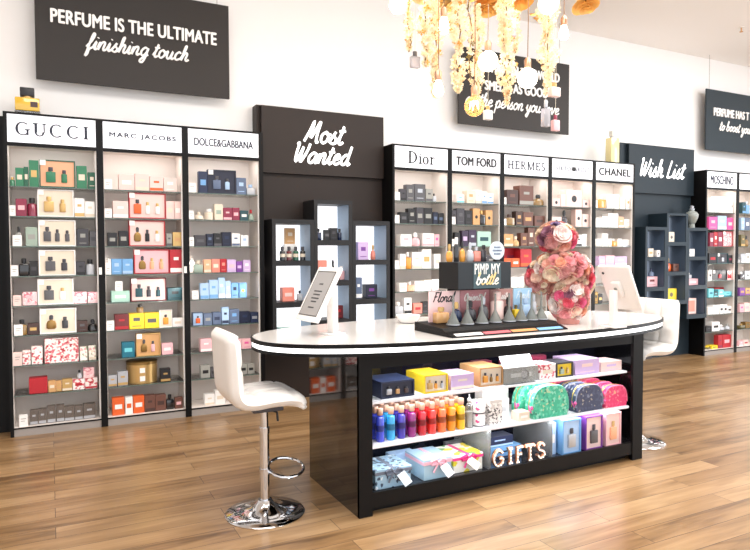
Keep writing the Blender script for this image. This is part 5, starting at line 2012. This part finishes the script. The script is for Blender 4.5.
def pendant(x, y, z, r, label, kind='globe'):
    t = empty('pendant_bulb', (x, y, z), label, 'light bulb', 'hanging bulbs of the chandelier')
    if kind == 'globe':
        MB().lathe([(max(.001, r * math.sin(PI * i / 12)), -r * math.cos(PI * i / 12)) for i in range(12)] + [(r * .3, r * 1.05)], 24).build('bulb', GLOBE, t)
        top = r * 1.05
    elif kind == 'clear':
        MB().lathe([(max(.001, r * math.sin(PI * i / 12)), -r * math.cos(PI * i / 12)) for i in range(12)] + [(r * .3, r * 1.05)], 24).build('bulb', thin_glass('bulb_glass', 'fff1d8', .12), t)
        f = MB()
        for q in range(5):
            a = 2 * PI * q / 5
            f.tube([(.02 * math.cos(a), .02 * math.sin(a), r * .5), (.03 * math.cos(a), .03 * math.sin(a), -r * .3), (.02 * math.cos(a + .6), .02 * math.sin(a + .6), r * .45)], .0025, 5)
        f.build('filament', mat('filament', 'ffc878', .4, emit=25), t)
        top = r * 1.05
    else:
        MB().lathe([(.002, -r * 1.6), (r * .6, -r * 1.45), (r, -r * .8), (r * .9, 0), (r * .5, r * 1.2), (r * .4, r * 1.4)], 20).build('bulb', GLOW, t)
        top = r * 1.4
    MB().lathe([(.02, top - .003), (.022, top + .045), (.012, top + .06)], 16).build('socket', mat('socket_rose', 'c9a188', .3, .7), t)
    MB().tube([(0, 0, top + .058), (.004, 0, top + .3), (0, 0, 3.12 - z)], .003, 6).build('cord', mat('cord_brown', '8a6a50', .7), t)
    return t


pendant(2.26, 3.13, 2.225, .06, 'large clear globe bulb, lowest on the chandelier', 'clear')
pendant(2.669, 3.14, 2.44, .062, 'white globe bulb in front of the dark slogan board')
pendant(2.388, 3.17, 2.515, .06, 'white globe bulb above the first word of the board')
pendant(2.735, 3.03, 2.87, .062, 'white globe bulb high near the frame at right')
pendant(2.052, 3.20, 2.325, .032, 'slim bulb low between the left garlands', 'long')
pendant(2.24, 3.43, 2.79, .036, 'slim bulb high between the left garlands', 'long')
pendant(3.035, 3.215, 2.80, .032, 'slim bulb at the right edge of the chandelier', 'long')
pendant(1.795, 3.225, 2.80, .05, 'slim bulb at the left edge of the chandelier', 'long')


def hung_bottle(x, y, z, w, h, main, cap, label, glass=False):
    bd, cp = bottle(None, w, w * .6, h, 0)
    o = bd.build('hanging_bottle', thin_glass('hung_glass_' + main, 'e8e6ea', .3) if glass else mat('bottle_' + main, PAL[main], .12, coat=.6), None, (x, y, z))
    tag(o, label, 'bottle', 'bottles hung in the chandelier')
    cp.build('cap', col(cap), o)
    MB().tube([(0, 0, h - .002), (.003, 0, h + .2), (0, 0, 3.12 - z)], .0012, 5).build('thread', mat('thread', 'e6dcc8', .7), o)
    return o


hung_bottle(2.245, 2.98, 2.115, .05, .08, 'white', 'gold', 'small white bottle with gold cap hanging lowest')
hung_bottle(2.665, 2.97, 2.11, .05, .16, 'silver', 'silver', 'clear bottle hanging below the thickest garland', True)
hung_bottle(2.72, 2.96, 2.29, .07, .085, 'ppink', 'gold', 'blush square bottle hanging on the thickest garland')
hung_bottle(2.815, 3.05, 2.11, .05, .10, 'pink', 'crim', 'small pink bottle hanging under the blush square bottle')
hung_bottle(2.58, 3.20, 2.70, .07, .17, 'pink', 'purple', 'pink bottle with purple cap hanging near the frame')
hung_bottle(2.035, 3.44, 2.50, .06, .10, 'silver', 'dgray', 'grey glass bottle hanging beside the slim left garland', True)

# ------------------------------------------------------------------ ceiling fittings
disc_light('ceiling_downlight', 7.62, 4.4, .11, 'lit round downlight at the top edge of the photo', True)
disc_light('ceiling_speaker', 8.0, 4.95, .07, 'beige round ceiling fitting near the back wall', False)  # recessed eyeball fitting, left unlit
t = empty('sprinkler_head', (7.2, 4.75, CZ), 'small sprinkler head on the ceiling', 'sprinkler')
MB().lathe([(.03, -.008), (.035, 0)], 16).build('plate', WHITEP, t)
MB().lathe([(.008, -.05), (.008, -.008)], 10).lathe([(.02, -.055), (.02, -.05)], 12).build('nozzle', col('tan'), t)
